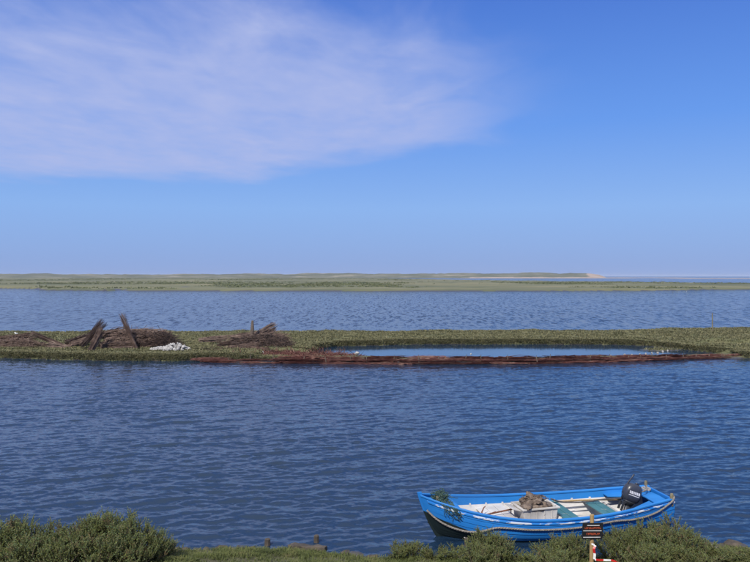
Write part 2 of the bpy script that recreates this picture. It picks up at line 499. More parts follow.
def spit_height(x, y):
    n1 = fbm(x * 0.55, y * 0.55, 3) - 0.5
    n2 = fbm(x * 1.7 + 40, y * 1.7, 3) - 0.5
    wob = (fbm(x * 0.35 + 9, y * 0 + 2.0, 3) - 0.5) * 1.4
    d = np.minimum(y - spit_near(x) - wob * 0.6, spit_far(x) - y + wob)
    inl = np.minimum(np.minimum(y - lag_near(x), lag_far(x) + wob * 0.5 - y), np.minimum(x - LX0, LX1 - x))   # > 0 inside the lagoon
    d2 = np.where(inl > -1.6, -inl, 1.6)
    d = np.minimum(d, d2 * 1.0)
    h = np.where(d > 0, 0.30 * (1 - np.exp(-np.maximum(d, 0) / 0.26)) + 0.02 + 0.10 * sstep(x, 20, 32), np.maximum(d * 0.3, -0.6))
    h = h + np.clip(d, 0, 1) * (n1 * 0.36 + n2 * 0.22)
    # the strip between the lagoon and the channel stays low: the brushwood barrier lies on it
    strip = (x < LX1 + 0.5) & (y < lag_near(x) + 0.3)
    h = np.where(strip & (x > LX0 - 3), np.minimum(h, 0.10), h)
    # muddy cut on the right
    cy = np.interp(x, [22, 26, 32, 40], [51.5, 51.0, 49.5, 48.5])
    h = h - 0.4 * np.exp(-((y - cy) / 0.45) ** 2) * sstep(x, 21.5, 24) * (d > 0)
    h = h + 0.25 * np.exp(-((y - cy - 1.0) / 0.6) ** 2) * sstep(x, 21.5, 24) * (d > 0)
    # tiny grassy islet in the lagoon
    ip = at_z(660, 350, 0)
    h = np.maximum(h, 0.14 - 0.5 * np.sqrt(((x - ip.x) / 1.7) ** 2 + ((y - ip.y) / 0.8) ** 2) * 0.35) if True else h
    return h


def grid_mesh(name, xs, ys, hf, mats, attrs=None, smooth=True):
    X, Y = np.meshgrid(xs, ys)
    Z = hf(X, Y)
    v = np.stack([X, Y, Z], -1).reshape(-1, 3)
    nx, ny = len(xs), len(ys)
    i = np.arange(nx * ny).reshape(ny, nx)
    f = np.stack([i[:-1, :-1], i[:-1, 1:], i[1:, 1:], i[1:, :-1]], -1).reshape(-1, 4)
    return mesh_np(name, v, f, mats, smooth=smooth, attrs={k: fn(X, Y).ravel() for k, fn in (attrs or {}).items()})


# ------------------------------------------------------------------ water
def water_waves():
    g = np.random.default_rng(11)
    comps = []
    for k in range(60):
        lam = 0.20 * (2.9 ** g.random())
        ang = R(-70) + g.normal(0, 0.38)          # travel direction: towards the near bank, crests slanting
        kx, ky = math.cos(ang) * 2 * math.pi / lam, math.sin(ang) * 2 * math.pi / lam
        comps.append((kx, ky, lam, g.random() * 6.283, 0.0040 * lam ** 1.0))
    for k in range(10):                                # a few longer waves that break the pattern up
        lam = 0.65 + 0.8 * g.random()
        ang = R(-72) + g.normal(0, 0.35)
        comps.append((math.cos(ang) * 2 * math.pi / lam, math.sin(ang) * 2 * math.pi / lam, lam, g.random() * 6.283, 0.0034 * lam))
    return comps
WAVES = water_waves()


def ripple_amount(x, y):
    lag = (y > lag_near(x) - 0.2) & (y < lag_far(x) + 3) & (x > LX0 - 1) & (x < LX1 + 2)
    a = 0.50 + 0.5 * sstep(y, 60, 75)
    a = a * (0.86 + 0.28 * (fbm(x * 0.09 + 3, y * 0.05, 3)))
    a = np.where(lag, 0.035, a)
    a = a * (1 - 0.45 * np.exp(-((y - spit_near(x)) / 3.0) ** 2) * (y < spit_near(x) + 1))
    return a


def water_height(x, y):
    h = np.zeros_like(x)
    gust = 0.45 + 1.1 * fbm(x * 0.30, y * 0.22, 3)
    wx = x + 0.35 * (fbm(x * 0.6, y * 0.6, 2) - 0.5); wy = y + 0.35 * (fbm(x * 0.6 + 31, y * 0.6, 2) - 0.5)
    for kx, ky, lam, ph, a in WAVES:
        th = kx * wx + ky * wy + ph
        h += a * np.sin(th - 0.6 * np.sin(th))         # long backs, short steep faces on the side they run to
    fade = (1 - sstep(np.abs(x), 22, 26)) * (1 - sstep(y, 36, 44)) * sstep(y, 10, 11)
    return h * gust * fade - 0.01 * 0


dx = list(np.arange(-26, 26.01, 0.09))
g_ = 26 + np.cumsum(0.12 * 1.135 ** np.arange(90))
dx = list(-g_[::-1]) + dx + list(g_)
dy = list(np.arange(10, 22, 0.05)) + list(np.arange(22, 44.01, 0.08))
g_ = 44 + np.cumsum(np.minimum(0.1 * 1.05 ** np.arange(165), 0.055 * 10 ** (np.arange(165) / 33.0)))
dy = [-60, -20, 0, 6, 9] + dy + list(g_)
dx = [v for v in dx if abs(v) < 15000] ; dx = [-15000] + dx + [15000]
dy = [v for v in dy if v < 15000] + [15000]
water = grid_mesh('water', np.array(dx), np.array(dy), water_height, M['water'], {'ripple': ripple_amount, 'swell': lambda x, y: sstep(y, 58, 85) * 1.0})
tag(water, 'blue rippled tidal channel and sea water', 'water', kind='structure')

# ------------------------------------------------------------------ the grassy spit across the channel
xs = np.concatenate([np.arange(-75, -36, 0.6), np.arange(-36, 40, 0.2), np.arange(40, 80, 0.6)])
ys = np.arange(39, 70, 0.2)
spit = grid_mesh('marsh_spit', xs, ys, spit_height, [M['spit'], M['mud']])
def low_faces(o, z):
    c_ = np.zeros(len(o.data.polygons) * 3, np.float32); o.data.polygons.foreach_get('center', c_)
    o.data.polygons.foreach_set('material_index', (c_.reshape(-1, 3)[:, 2] < z).astype(np.int32))
low_faces(spit, 0.035)
tag(spit, 'low grassy spit of salt marsh across the channel', 'ground', kind='structure')


def blades(pts, h_lo, h_hi, w, n, lean, seed=1, droop=0.35):
    """n bent grass blades (one quad + tip triangle as two quads) per point"""
    g = np.random.default_rng(seed)
    P = np.repeat(pts, n, 0)
    K = len(P)
    a = g.random(K) * 6.283
    h = h_lo + (h_hi - h_lo) * g.random(K)
    ln = lean * (0.3 + g.random(K))
    dxy = np.stack([np.cos(a), np.sin(a)], -1)
    base = P + np.concatenate([dxy * (g.random((K, 1)) * w * 5), np.zeros((K, 1))], 1)
    side = np.stack([-np.sin(a + g.normal(0, .8, K)), np.cos(a), np.zeros(K)], -1) * (w / 2)
    mid = base + np.concatenate([dxy * (ln * h * 0.35)[:, None], (h * 0.6)[:, None]], 1)
    tip = base + np.concatenate([dxy * (ln * h)[:, None], (h * (1 - droop * ln))[:, None]], 1)
    v = np.stack([base - side, base + side, mid - side * 0.8, mid + side * 0.8, tip], 1).reshape(-1, 3)
    i = np.arange(K)[:, None] * 5
    f = np.concatenate([i + [0, 1, 3], i + [0, 3, 2], i + [2, 3, 4]], 0)
    return v, f


def scatter(n, x0, x1, y0, y1, hf, zmin, seed, dens=None):
    g = np.random.default_rng(seed)
    x = x0 + (x1 - x0) * g.random(n); y = y0 + (y1 - y0) * g.random(n)
    z = hf(x, y)
    k = z > zmin
    if dens is not None:
        k &= g.random(n) < dens(x, y)
    return np.stack([x[k], y[k], z[k] - 0.02], -1)


pts = scatter(80000, -40, 44, 41, 68, spit_height, 0.03, 21, lambda x, y: 0.5 + 0.9 * fbm(x * 0.9, y * 0.9, 2))
edge_pts = scatter(420000, -40, 44, 41, 56, lambda x, y: np.where(np.minimum(np.abs(y - spit_near(x)), np.abs(y - lag_far(x))) < 1.2, 1.0, 0.0), 0.5, 23)
ez = spit_height(edge_pts[:, 0], edge_pts[:, 1]); k_ = (ez > 0.015) & (ez < 0.30)
edge_pts = edge_pts[k_]; edge_pts[:, 2] = ez[k_]
k_ = (edge_pts[:, 0] < LX0 - 1) | (edge_pts[:, 0] > LX1 + .5) | (edge_pts[:, 1] > lag_near(edge_pts[:, 0]) + .5)
pts = np.concatenate([pts[(pts[:, 0] < LX0 - 3) | (pts[:, 0] > LX1 + .5) | (pts[:, 1] > lag_near(pts[:, 0]) + .5)], edge_pts[k_]])
v, f = blades(pts, 0.05, 0.17, 0.05, 6, 1.2, 22)
o = mesh_np('marsh_grass', v, f, M['tuft'])
tag(o, 'olive salt marsh grass and sea purslane covering the spit', 'grass', kind='stuff')

# ------------------------------------------------------------------ far marsh, dunes, headland, sand bars
mar_near = outline([(-900, 286), (-300, 286.5), (0, 287.6), (38, 288.2), (42, 289.6), (104, 290.2), (108, 288.6), (122, 288.6), (126, 290.2), (200, 290.2), (400, 290.4), (540, 290.4), (620, 290), (690, 289.6), (720, 289), (760, 289), (900, 288), (1500, 286)], 0.3)


def mar_far(x):
    return np.interp(x, [-3000, -200, 20, 70, 110, 170, 215, 260, 400, 900], [1900, 1900, 1500, 1000, 800, 600, 500, 440, 420, 420])


def marsh_height(x, y):
    d = np.minimum(y - mar_near(x) - 6 * (fbm(x * .03, y * 0 + 1.3, 2) - .5), (mar_far(x) - y) * 0.2)
    base = 0.62 * sstep(d, -0.3, 2.5) - 0.3 * (d < -0.3)
    n = fbm(x * 0.06, y * 0.03, 4) - 0.5
    creeks = np.abs(fbm(x * 0.006 + 4, y * 0.012, 3) - 0.5)
    hgt = base + (d > 1) * (n * 0.9 + 0.3 * (fbm(x * 0.3, y * 0.15, 2) - .5)) - (d > 10) * 0.5 * (1 - sstep(creeks, 0, 0.015))
    return hgt


xs = np.concatenate([np.arange(-1500, -260, 20.), np.arange(-260, 300, 1.4), np.arange(300, 1500, 20.)])
ys = 238 + np.cumsum(np.minimum(0.9 * 1.02 ** np.arange(210), 14.0))
ys = ys[ys < 1950]
o = grid_mesh('salt_marsh', xs, ys, marsh_height, [M['marsh'], M['mud']])
low_faces(o, 0.16)
tag(o, 'far flat salt marsh beyond the wide channel', 'ground', kind='structure')


def clumps(pts, rx, rz, seed, n=7):
    """low rounded shrubs far off: a fan of leaf-sized faces per shrub"""
    g = np.random.default_rng(seed)
    P = np.repeat(pts, n, 0); K = len(P)
    a = g.random(K) * 6.283; r = np.sqrt(g.random(K))
    sc = np.repeat(0.5 + g.random(len(pts)) * 1.1, n)
    c = P + np.stack([np.cos(a) * r * rx * sc, np.sin(a) * r * rx * sc, rz * sc * (1 - 0.7 * r ** 2) * (0.5 + 0.6 * g.random(K))], -1)
    s = (0.28 + 0.3 * g.random(K)) * sc
    t = g.random(K) * 3.14
    ax = np.stack([np.cos(t), np.sin(t), 0.5 * g.normal(0, 1, K)], -1) * s[:, None] * rx * 0.55
    up = np.stack([0.4 * g.normal(0, 1, K), 0.4 * g.normal(0, 1, K), np.ones(K)], -1) * s[:, None] * rz * 0.7
    v = np.stack([c - ax - up, c + ax - up, c + ax * .7 + up, c - ax * .7 + up], 1).reshape(-1, 3)
    f = (np.arange(K)[:, None] * 4 + [0, 1, 2, 3])
    return v, f


pts = np.concatenate([
    scatter(16000, -330, 330, 262, 520, marsh_height, 0.3, 31, lambda x, y: sstep(fbm(x * 0.02 + 5, y * 0.012, 3), .46, .62)),
    scatter(26000, -700, 330, 420, 1500, marsh_height, 0.3, 32, lambda x, y: sstep(fbm(x * 0.012 + 9, y * 0.006, 3), .44, .60) * 0.9)])
v, f = clumps(pts, 1.2, 0.30, 33)
M['marshbush'] = leafy('far_marsh_shrub', [(0.0, (0.10, 0.12, 0.06)), (0.5, (0.14, 0.155, 0.075)), (1.0, (0.19, 0.185, 0.095))], obj_var=0.0)
o = mesh_np('marsh_scrub', v, f, M['marshbush'])
tag(o, 'dark green low scrub dotted over the far salt marsh', 'scrub', kind='stuff')


def dune_height(x, y):
    xi = x / y * F + CX                                       # bearing of the ridge, used only to lay its crest line out
    crest = np.interp(xi, [-600, 0, 120, 230, 330, 350, 370, 420, 470, 500, 530, 560, 588, 598, 606, 640], [12, 12.2, 11.5, 11, 12.5, 13.8, 12.5, 12.0, 14.0, 15.2, 14.6, 15.6, 15.0, 9.0, 0.6, -1])
    n = fbm(x * 0.012, y * 0.006, 5) - 0.5
    prof = np.exp(-((y - 1980) / 95.0) ** 2)
    toe = sstep(y, 1760, 1880)
    h = (crest * (0.84 + np.where(xi > 440, .8, .45) * n + 0.25 * (fbm(x * 0.05 + 7, y * 0.02, 3) - .5))) * prof + toe * np.where(crest > 1, 1.6 * (0.6 + n), 0) - 0.6 * (1 - toe)
    return np.where(crest < 0.3, -1, h)


xs = np.concatenate([np.arange(-3200, -1050, 40.), np.arange(-1050, 720, 4.)])
ys = np.arange(1740, 2200, 9.)
o = grid_mesh('dunes', xs, ys, dune_height, [M['dune'], M['sand']])
me = o.data
nrm = np.zeros(len(me.polygons) * 3, np.float32); me.polygons.foreach_get('normal', nrm); nrm = nrm.reshape(-1, 3)
cen = np.zeros(len(me.polygons) * 3, np.float32); me.polygons.foreach_get('center', cen); cen = cen.reshape(-1, 3)
xi = cen[:, 0] / cen[:, 1] * F + CX
sandy = ((cen[:, 2] < 1.5 + 1.2 * fbm(cen[:, 0] * .02, cen[:, 1] * .02, 2)) & (xi > 470)) | ((xi > 582 + 10 * fbm(cen[:, 0] * .05, cen[:, 1] * .05, 2)) & (cen[:, 2] < 13.5))
me.polygons.foreach_set('material_index', sandy.astype(np.int32))
tag(o, 'line of grassy dunes ending in a pale sandy headland on the horizon', 'dunes', kind='structure')


def sandbar(px0, px1, D, depth, z, seed):
    x0, x1 = (px0 - CX) / F * D, (px1 - CX) / F * D
    def hf(x, y):
        e = np.minimum((x - x0) / 60, (x1 - x) / 60)
        d = np.minimum(sstep(np.clip(e, 0, 1), 0, 1), 1 - ((y - D) / depth) ** 2 - 0.5 * (fbm(x * .01 + seed, y * 0, 2) - .3))
        return z * np.clip(d, -0.4, 1)
    o = grid_mesh('sand_bar', np.linspace(x0, x1, 160), np.linspace(D - depth * 1.1, D + depth * 1.1, 14), hf, M['sand'])
    return o
tag(sandbar(598, 690, 1950, 70, 1.1, 3), 'pale sand spit trailing from the headland into the sea', 'sand bar', kind='structure')
tag(sandbar(668, 960, 1420, 90, 0.9, 8), 'long pale sand bar on the right sea horizon', 'sand bar', kind='structure')
tag(sandbar(455, 640, 1660, 40, 0.9, 5), 'sandy beach strip in front of the headland', 'sand bar', kind='structure')

# ------------------------------------------------------------------ near bank
near_shore = outline([(-600, 548), (0, 548), (160, 548), (180, 549.5), (230, 549), (290, 551), (330, 553), (385, 557), (410, 556), (480, 557), (560, 557), (640, 555), (690, 553), (715, 549), (735, 547), (750, 552), (900, 552), (1400, 552)])


def bank_height(x, y):
    w = 0.25 * (fbm(x * 1.3, y * 0 + 3, 3) - 0.5)
    d = near_shore(x) + w - y
    prof = np.interp(d, [-6, -1.0, 0, 0.15, 0.6, 1.5, 3.0, 9.0, 11.0, 30], [-2.0, -0.5, -0.02, 0.05, 0.13, 0.30, 0.55, 2.9, 3.3, 3.4])
    return prof + np.clip(d, 0, 1) * 0.12 * (fbm(x * 1.6, y * 1.6, 3) - 0.5)


xs = np.concatenate([np.arange(-60, -12, 1.0), np.arange(-12, 12, 0.09), np.arange(12, 60, 1.0)])
ys = np.concatenate([np.arange(-25, 9, 0.6), np.arange(9, 15.0, 0.07)])
o = grid_mesh('near_bank', xs, ys, bank_height, M['bank'])
tag(o, 'muddy grassy bank along the near shore', 'ground', kind='structure')

pts = scatter(46000, -8.5, 9.0, 10.4, 13.7, bank_height, 0.06, 41, lambda x, y: 0.25 + 1.3 * sstep(fbm(x * 2, y * 2, 3), .35, .6))
v, f = blades(pts, 0.03, 0.11, 0.011, 5, 1.1, 42)
o = mesh_np('bank_grass', v, f, M['turfblade'])
tag(o, 'short pale green turf on the near bank edge', 'grass', kind='stuff')


# ------------------------------------------------------------------ shrubs
def make_shrub(seed, w, h, nstem=34, dense=1.0):
    """unit shrub: stems that fork into upright feathery spikes of small fleshy leaves"""
    g = np.random.default_rng(seed)
    stems = Mesh(); LV = []
    for s in range(nstem):
        a = g.random() * 6.283; r = math.sqrt(g.random())
        top = h * (0.62 + 0.38 * g.random()) * (1 - 0.50 * r ** 2.2)
        base = np.array([math.cos(a) * r * 0.14 * w, math.sin(a) * r * 0.14 * w, 0.0])
        tip = np.array([math.cos(a) * r * 0.5 * w, math.sin(a) * r * 0.5 * w, top])
        mid = base * 0.45 + tip * 0.55 + np.array([g.normal(0, .03), g.normal(0, .03), -0.10 * top * r])
        curve = lambda t: (1-t)**2 * base + 2*t*(1-t) * mid + t*t * tip
        stems.tube([curve(t) for t in (0, .35, .7, 1.0)], [0.010, 0.008, 0.006, 0.003], 4, cap=False)
        ns = int((9 + g.integers(0, 6)) * dense)
        for q in range(ns):
            t0 = 0.30 + 0.70 * (q / max(1, ns - 1)) ** 0.8
            p0 = curve(min(t0, 0.98))
            L = (0.16 + 0.12 * g.random()) * (1.0 if q < ns - 1 else 0.8) * (0.55 + 0.45 * h)
            d = np.array([g.normal(0, .38), g.normal(0, .38), 1.0 if t0 > .5 else .8]) + 0.35 * np.array([math.cos(a), math.sin(a), 0]) * r
            d /= np.linalg.norm(d)
            stems.tube([p0, p0 + d * L * .9], [0.004, 0.002], 3, cap=False)
            nl = int(L * 150)
            tt = (np.arange(nl) + g.random(nl)) / nl
            c = p0 + d * (tt * L)[:, None]
            e = g.normal(0, 1, (nl, 3)); e -= (e @ d)[:, None] * d; e /= np.linalg.norm(e, axis=1)[:, None]
            ax = e * 0.8 + d * (0.55 + 0.5 * g.random((nl, 1)))
            ax /= np.linalg.norm(ax, axis=1)[:, None]
            ll = (0.022 + 0.018 * g.random(nl)) * (1.1 - 0.6 * tt)
            sd = np.cross(ax, d + g.normal(0, .5, (nl, 3))); sd /= np.linalg.norm(sd, axis=1)[:, None]
            wd = (0.0062 + 0.004 * g.random(nl))[:, None] * sd
            tipp = c + ax * ll[:, None]; m_ = c + ax * (ll * .55)[:, None]
            LV.append(np.stack([c, m_ + wd, tipp, m_ - wd], 1))
    V = np.concatenate(LV, 0); K = len(V)
    f = np.arange(K)[:, None] * 4 + [0, 1, 2, 3]
    root = empty('sea_blite_shrub', (0, 0, 0))
    fo = mesh_np('foliage', V.reshape(-1, 3), f, M['blite'], root); fo['kind'] = 'stuff'
    stems.build('stem', M['twig'], root)
    return root


shrub_protos = [make_shrub(100, 1.0, 1.0, 40), make_shrub(101, 1.15, 0.85, 40), make_shrub(102, 0.9, 1.05, 34), make_shrub(103, 1.3, 0.62, 44, 0.9), make_shrub(104, 0.7, 0.55, 22, .9)]
used = set()
THICKET_L, THICKET_R, EDGE = 'sea blite shrubs of the left thicket', 'sea blite shrubs along the boat', 'low shrubs on the bank edge'
# (variant, photo x, photo y of the top, distance, height scale, width scale, label, group)
L_BACK = 'dense green shrub in the rear of the left thicket, below the tallest tops'
R_BACK = 'olive shrub filling the thicket between the sign and the boat stern'
SHRUBS = [
    (0, 106, 506, 12.3, 'tallest green shrub crowning the left thicket over the water', THICKET_L),
    (2, 126, 508, 12.4, 'tall brown-green shrub at the right shoulder of the left thicket', THICKET_L),
    (1, 143, 522, 12.2, 'rounded green shrub sloping down at the right end of the left thicket', THICKET_L),
    (3, 157, 541, 12.5, 'low olive shrub trailing off beside bare shore right of the left thicket', THICKET_L),
    (0, 85, 516, 12.1, L_BACK, THICKET_L),
    (1, 60, 521, 12.2, 'shrub in the dip of the left thicket skyline', THICKET_L),
    (2, 42, 518, 12.3, 'thin pale-tipped shrub left of the dip in the left thicket', THICKET_L),
    (0, 20, 512, 12.2, 'tall shrub with a single high spike near the left picture edge', THICKET_L),
    (1, -4, 513, 12.1, 'bushy green shrub cut by the left picture edge', THICKET_L),
    (1, 116, 512, 12.0, 'full bushy shrub right below the tallest tops of the left thicket', THICKET_L),
    (0, 94, 510, 12.2, 'tall bluish-green shrub left of the tallest one in the left thicket', THICKET_L),
    (1, -30, 510, 12.0, None, THICKET_L), (0, -60, 512, 12.1, None, THICKET_L),
    (3, 22, 535, 11.5, 'yellow-green front shrub at the bottom left corner', THICKET_L),
    (3, 62, 538, 11.5, 'low front shrub of the left thicket at the lower picture edge', THICKET_L),
    (3, 100, 534, 11.6, 'broad front shrub below the tallest one of the left thicket', THICKET_L),
    (3, 132, 543, 11.7, 'small front shrub at the lower right of the left thicket', THICKET_L),
    (4, 398, 538, 12.9, 'small sparse shrub standing alone left of the boat bow', EDGE),
    (4, 412, 537, 12.9, 'reddish-tipped small shrub just left of the boat bow', EDGE),
    (4, 436, 541, 12.8, 'small green shrub under the boat bow', EDGE),
    (4, 456, 542, 12.7, 'low shrub below the dark forefoot of the boat', EDGE),
    (2, 486, 522, 12.6, 'upright feathery shrub standing before the blue bow planks', THICKET_R),
    (0, 497, 528, 12.5, 'dense shrub right of the upright one before the bow planks', THICKET_R),
    (4, 517, 547, 12.5, 'low shrub below the fish box side of the boat', THICKET_R),
    (1, 478, 540, 12.1, 'front shrub at the lower picture edge below the bow', THICKET_R),
    (1, 556, 532, 12.5, 'shrub left of the sign post against the blue hull', THICKET_R),
    (0, 575, 529, 12.6, 'shrub with tips reaching the left edge of the black sign', THICKET_R),
    (2, 615, 523, 12.6, 'tall shrub just right of the black sign', THICKET_R),
    (0, 634, 520, 12.6, 'tall olive shrub before the stern quarter of the boat', THICKET_R),
    (1, 652, 514, 12.6, 'broad shrub under the stern corner of the boat', THICKET_R),
    (2, 671, 508, 12.6, 'tallest brown-tipped shrub right of the boat stern', THICKET_R),
    (0, 688, 523, 12.4, 'green shrub on the slope right of the boat stern', THICKET_R),
    (1, 706, 537, 12.3, 'green shrub descending to the muddy shore on the right', THICKET_R),
    (3, 728, 549, 12.3, 'low green shrub at the bottom right corner', THICKET_R),
    (3, 752, 551, 12.2, 'low shrub cut by the right picture edge', THICKET_R),
    (3, 558, 549, 11.8, 'front shrub at the picture edge left of the sign post', THICKET_R),
    (3, 650, 541, 11.8, 'front shrub right of the red and white tape', THICKET_R),
    (1, 664, 538, 11.9, R_BACK.replace('between the sign and the boat stern', 'in front of the tallest right shrub'), THICKET_R),
    (3, 690, 546, 11.8, 'front shrub at the lower picture edge towards the right corner', THICKET_R),
    (4, 537, 550, 12.3, 'front shrub at the gap below the boat waterline', THICKET_R),
]
proto_h = [1.16, 1.02, 1.22, 0.78, 0.70]
for i, (vr, px, py, D, label, grp) in enumerate(SHRUBS):
    if label is None:
        continue
    root = shrub_protos[vr]
    if vr in used:
        root = copy_tree(root)
    used.add(vr)
    top = at(px, py - (4 if grp == THICKET_L else 1), D)
    g0 = float(bank_height(np.array([top.x]), np.array([D]))[0])
    sc = max(0.22, (top.z - g0) / proto_h[vr])
    root.location = (top.x, D, g0 - 0.03)
    k = min(1.2, max(0.75, sc * 1.2))
    root.scale = (k, k, sc)
    root.rotation_euler = (0, 0, random.random() * 6.28)
    tag(root, label, 'shrub', grp)

# ------------------------------------------------------------------ the boat
BOW, STERN = Vector((0.856, 14.08)), Vector((5.86, 15.05))
ax_ = STERN - BOW
BL = ax_.length
B_ANG = math.atan2(BOW.y - STERN.y, BOW.x - STERN.x)
boat = empty('rowing_boat', (STERN.x, STERN.y, 0), B_ANG)     # local x: stern -> bow, local +y: starboard of the drawing = near side
tag(boat, 'blue clinker-built open boat with white inside, moored by the near bank', 'boat')
BM = Matrix.Translation(boat.location) @ Matrix.Rotation(B_ANG, 4, 'Z')
bfn = hermite([0, .1, .25, .45, .65, .8, .9, .96, 1], [.46, .59, .74, .84, .80, .60, .36, .19, .03])
sfn = hermite([0, .1, .25, .45, .65, .8, .9, 1], [.56, .52, .455, .42, .45, .545, .65, .79])
kfn = hermite([0, .5, .85, .95, 1], [-.10, -.16, -.14, -.08, -.03])
NEAR = 1                                                       # local +y faces the camera (boat points left)


def hp(t, f, side=0, off=0.0, dz=0.0):
    b, s, k = float(bfn(t)), float(sfn(t)), float(kfn(t))
    q = 0.58 + 0.55 * t ** 5
    y = b * (1 - (1 - f) ** 2.7) ** q if f < 1 else b
    z = k + (s - k) * f ** 1.2
    u = BL * (t - 0.075 * t ** 5 * (1 - f) ** 1.1)
    return Vector((u, side * (y + off) if side else 0.0, z + dz))


def f_at(t, z):
    s, k = float(sfn(t)), float(kfn(t))
    return max(0.0, min(1.0, (z - k) / (s - k))) ** (1 / 1.2)


TS = [0, .03, .07] + list(np.linspace(.1, .9, 33)) + [.92, .94, .955, .97, .98, .99, 1.0]


def band(name, sections, mats, parent, attr=None, smooth=True, bevel=0.0):
    """sections: list of loops (equal length) swept into a closed bar"""
    m = Mesh(); n = len(sections[0])
    vs_ = [p for s in sections for p in s]
    fs = []
    for i in range(len(sections) - 1):
        for k in range(n):
            fs.append((i*n + k, i*n + (k+1) % n, (i+1)*n + (k+1) % n, (i+1)*n + k))
    fs.append(tuple(range(n))); fs.append(tuple((len(sections)-1)*n + k for k in range(n))[::-1])
    m.add(vs_, fs)
    o = m.build(name, mats, parent)
    if attr is not None:
        a = o.data.attributes.new('paint', 'FLOAT', 'POINT')
        a.data.foreach_set('value', [attr(Vector(v_)) for v_ in m.v])
    if bevel:
        b = o.modifiers.new('bevel', 'BEVEL'); b.width, b.segments, b.limit_method = bevel, 2, 'ANGLE'
    return o


def paint_line(p):
    t = p.x / BL
    zb = 0.035 + 0.50 * max(0.0, (t - 0.66) / 0.34) ** 1.5
    return 0.5 + (p.z - zb) * 2.0


edges = [0.0, 0.22, 0.38, 0.52, 0.65, 0.77, 0.885, 1.0]
for side in (1, -1):
    for i in range(len(edges) - 1):
        lo, hi = max(0, edges[i] - 0.015), edges[i + 1]
        secs = []
        for t in TS:
            pinch = 1 - sstep(np.array(t), .9, 1.0) * 0.7
            secs.append([hp(t, lo, side, 0.016 * pinch), hp(t, (lo + hi) / 2, side, 0.010 * pinch), hp(t, hi, side, 0.003), hp(t, hi, side, -0.012 * pinch), hp(t, (lo + hi) / 2, side, -0.008 * pinch), hp(t, lo, side, -0.004 * pinch)])
        band('strake', secs, M['hull'], boat, paint_line)
    # inside: blue washboard above, white lining below
    T2 = [t for t in TS if .02 <= t <= .90]
    band('washboard', [[hp(t, .80, side, -.020), hp(t, 1, side, -.016), hp(t, 1, side, -.030), hp(t, .80, side, -.036)] for t in T2], M['blue'], boat)
    band('inner_lining', [[hp(t, .16, side, -.018), hp(t, .45, side, -.018), hp(t, .83, side, -.018), hp(t, .83, side, -.030), hp(t, .45, side, -.032), hp(t, .16, side, -.032)] for t in T2], M['white'], boat)
    band('gunwale', [[hp(t, 1, side, .026, .0), hp(t, 1, side, .026, .034), hp(t, 1, side, -.046 * (1 - .6 * t**8), .034), hp(t, 1, side, -.046 * (1 - .6 * t**8), .0)] for t in TS], M['blue'], boat, bevel=.006)
    band('rubbing_strake', [[hp(t, .925, side, .004), hp(t, .92, side, .034), hp(t, .965, side, .034), hp(t, .968, side, .004)] for t in TS if t < .99], M['blue_worn'], boat, bevel=.006)
# stem post and keel
stem = [hp(1.0, f_) for f_ in np.linspace(0, 1, 10)]
secs = []
for i, p in enumerate(stem + [stem[-1] + Vector((.015, 0, .07))]):
    secs.append([p + Vector((-.05, .030, 0)), p + Vector((.035, .018, 0)), p + Vector((.035, -.018, 0)), p + Vector((-.05, -.030, 0))])
band('stem_post', secs, M['hull'], boat, paint_line)
band('keel', [[hp(t, 0) + Vector((0, a, b)) for a, b in ((.025, .02), (.025, -.05), (-.025, -.05), (-.025, .02))] for t in TS], M['cowl'], boat)
# transom
tp = [hp(0, f_, 1, -.004) for f_ in (0.0, .1, .25, .45, .65, .85, 1)] + [hp(0, f_, -1, -.004) for f_ in (1, .85, .65, .45, .25, .1)]
m = Mesh(); n = len(tp)
m.add([p + Vector((-.02, 0, 0)) for p in tp] + [p + Vector((.03, 0, 0)) for p in tp], [tuple(range(n)), tuple(range(2*n-1, n-1, -1))] + [(i, (i+1) % n, n + (i+1) % n, n + i) for i in range(n)])
o = m.build('transom', M['hull'], boat)
a = o.data.attributes.new('paint', 'FLOAT', 'POINT'); a.data.foreach_set('value', [1.0] * len(o.data.vertices))


def deck(name, ts, f_, inset, thick, mat, y_cut=None):
    """a board spanning the hull between stations"""
    m = Mesh()
    rows = []
    for t in ts:
        p = hp(t, f_, 1, -inset)
        rows.append((p.x, p.y, p.z))
    vs_, fs = [], []
    for x, y, z in rows:
        cam_ = 0.02
        lo = y_cut if y_cut is not None else -y
        for w_, dz_ in ((lo, 0), ((lo + y) / 2, cam_), (y, 0)):
            vs_.append((x, w_, z + dz_))
        for w_, dz_ in ((lo, 0), ((lo + y) / 2, cam_), (y, 0)):
            vs_.append((x, w_, z + dz_ - thick))
    for i in range(len(rows) - 1):
        a_, b_ = i * 6, (i + 1) * 6
        for k in range(2):
            fs.append((a_+k, a_+k+1, b_+k+1, b_+k)); fs.append((a_+3+k, b_+3+k, b_+4+k, a_+4+k))
        fs.append((a_, b_, b_+3, a_+3)); fs.append((a_+2, a_+5, b_+5, b_+2))
    for q in (0, (len(rows)-1) * 6):
        fs.append((q, q+1, q+4, q+3)); fs.append((q+1, q+2, q+5, q+4))
    m.add(vs_, fs)
    return m.build(name, mat, boat)


deck('foredeck', [.855, .88, .9, .92, .94, .96, .975], .965, .03, .02, M['blue'])
deck('stern_deck', [.012, .03, .05, .07], .93, .03, .02, M['blue'])
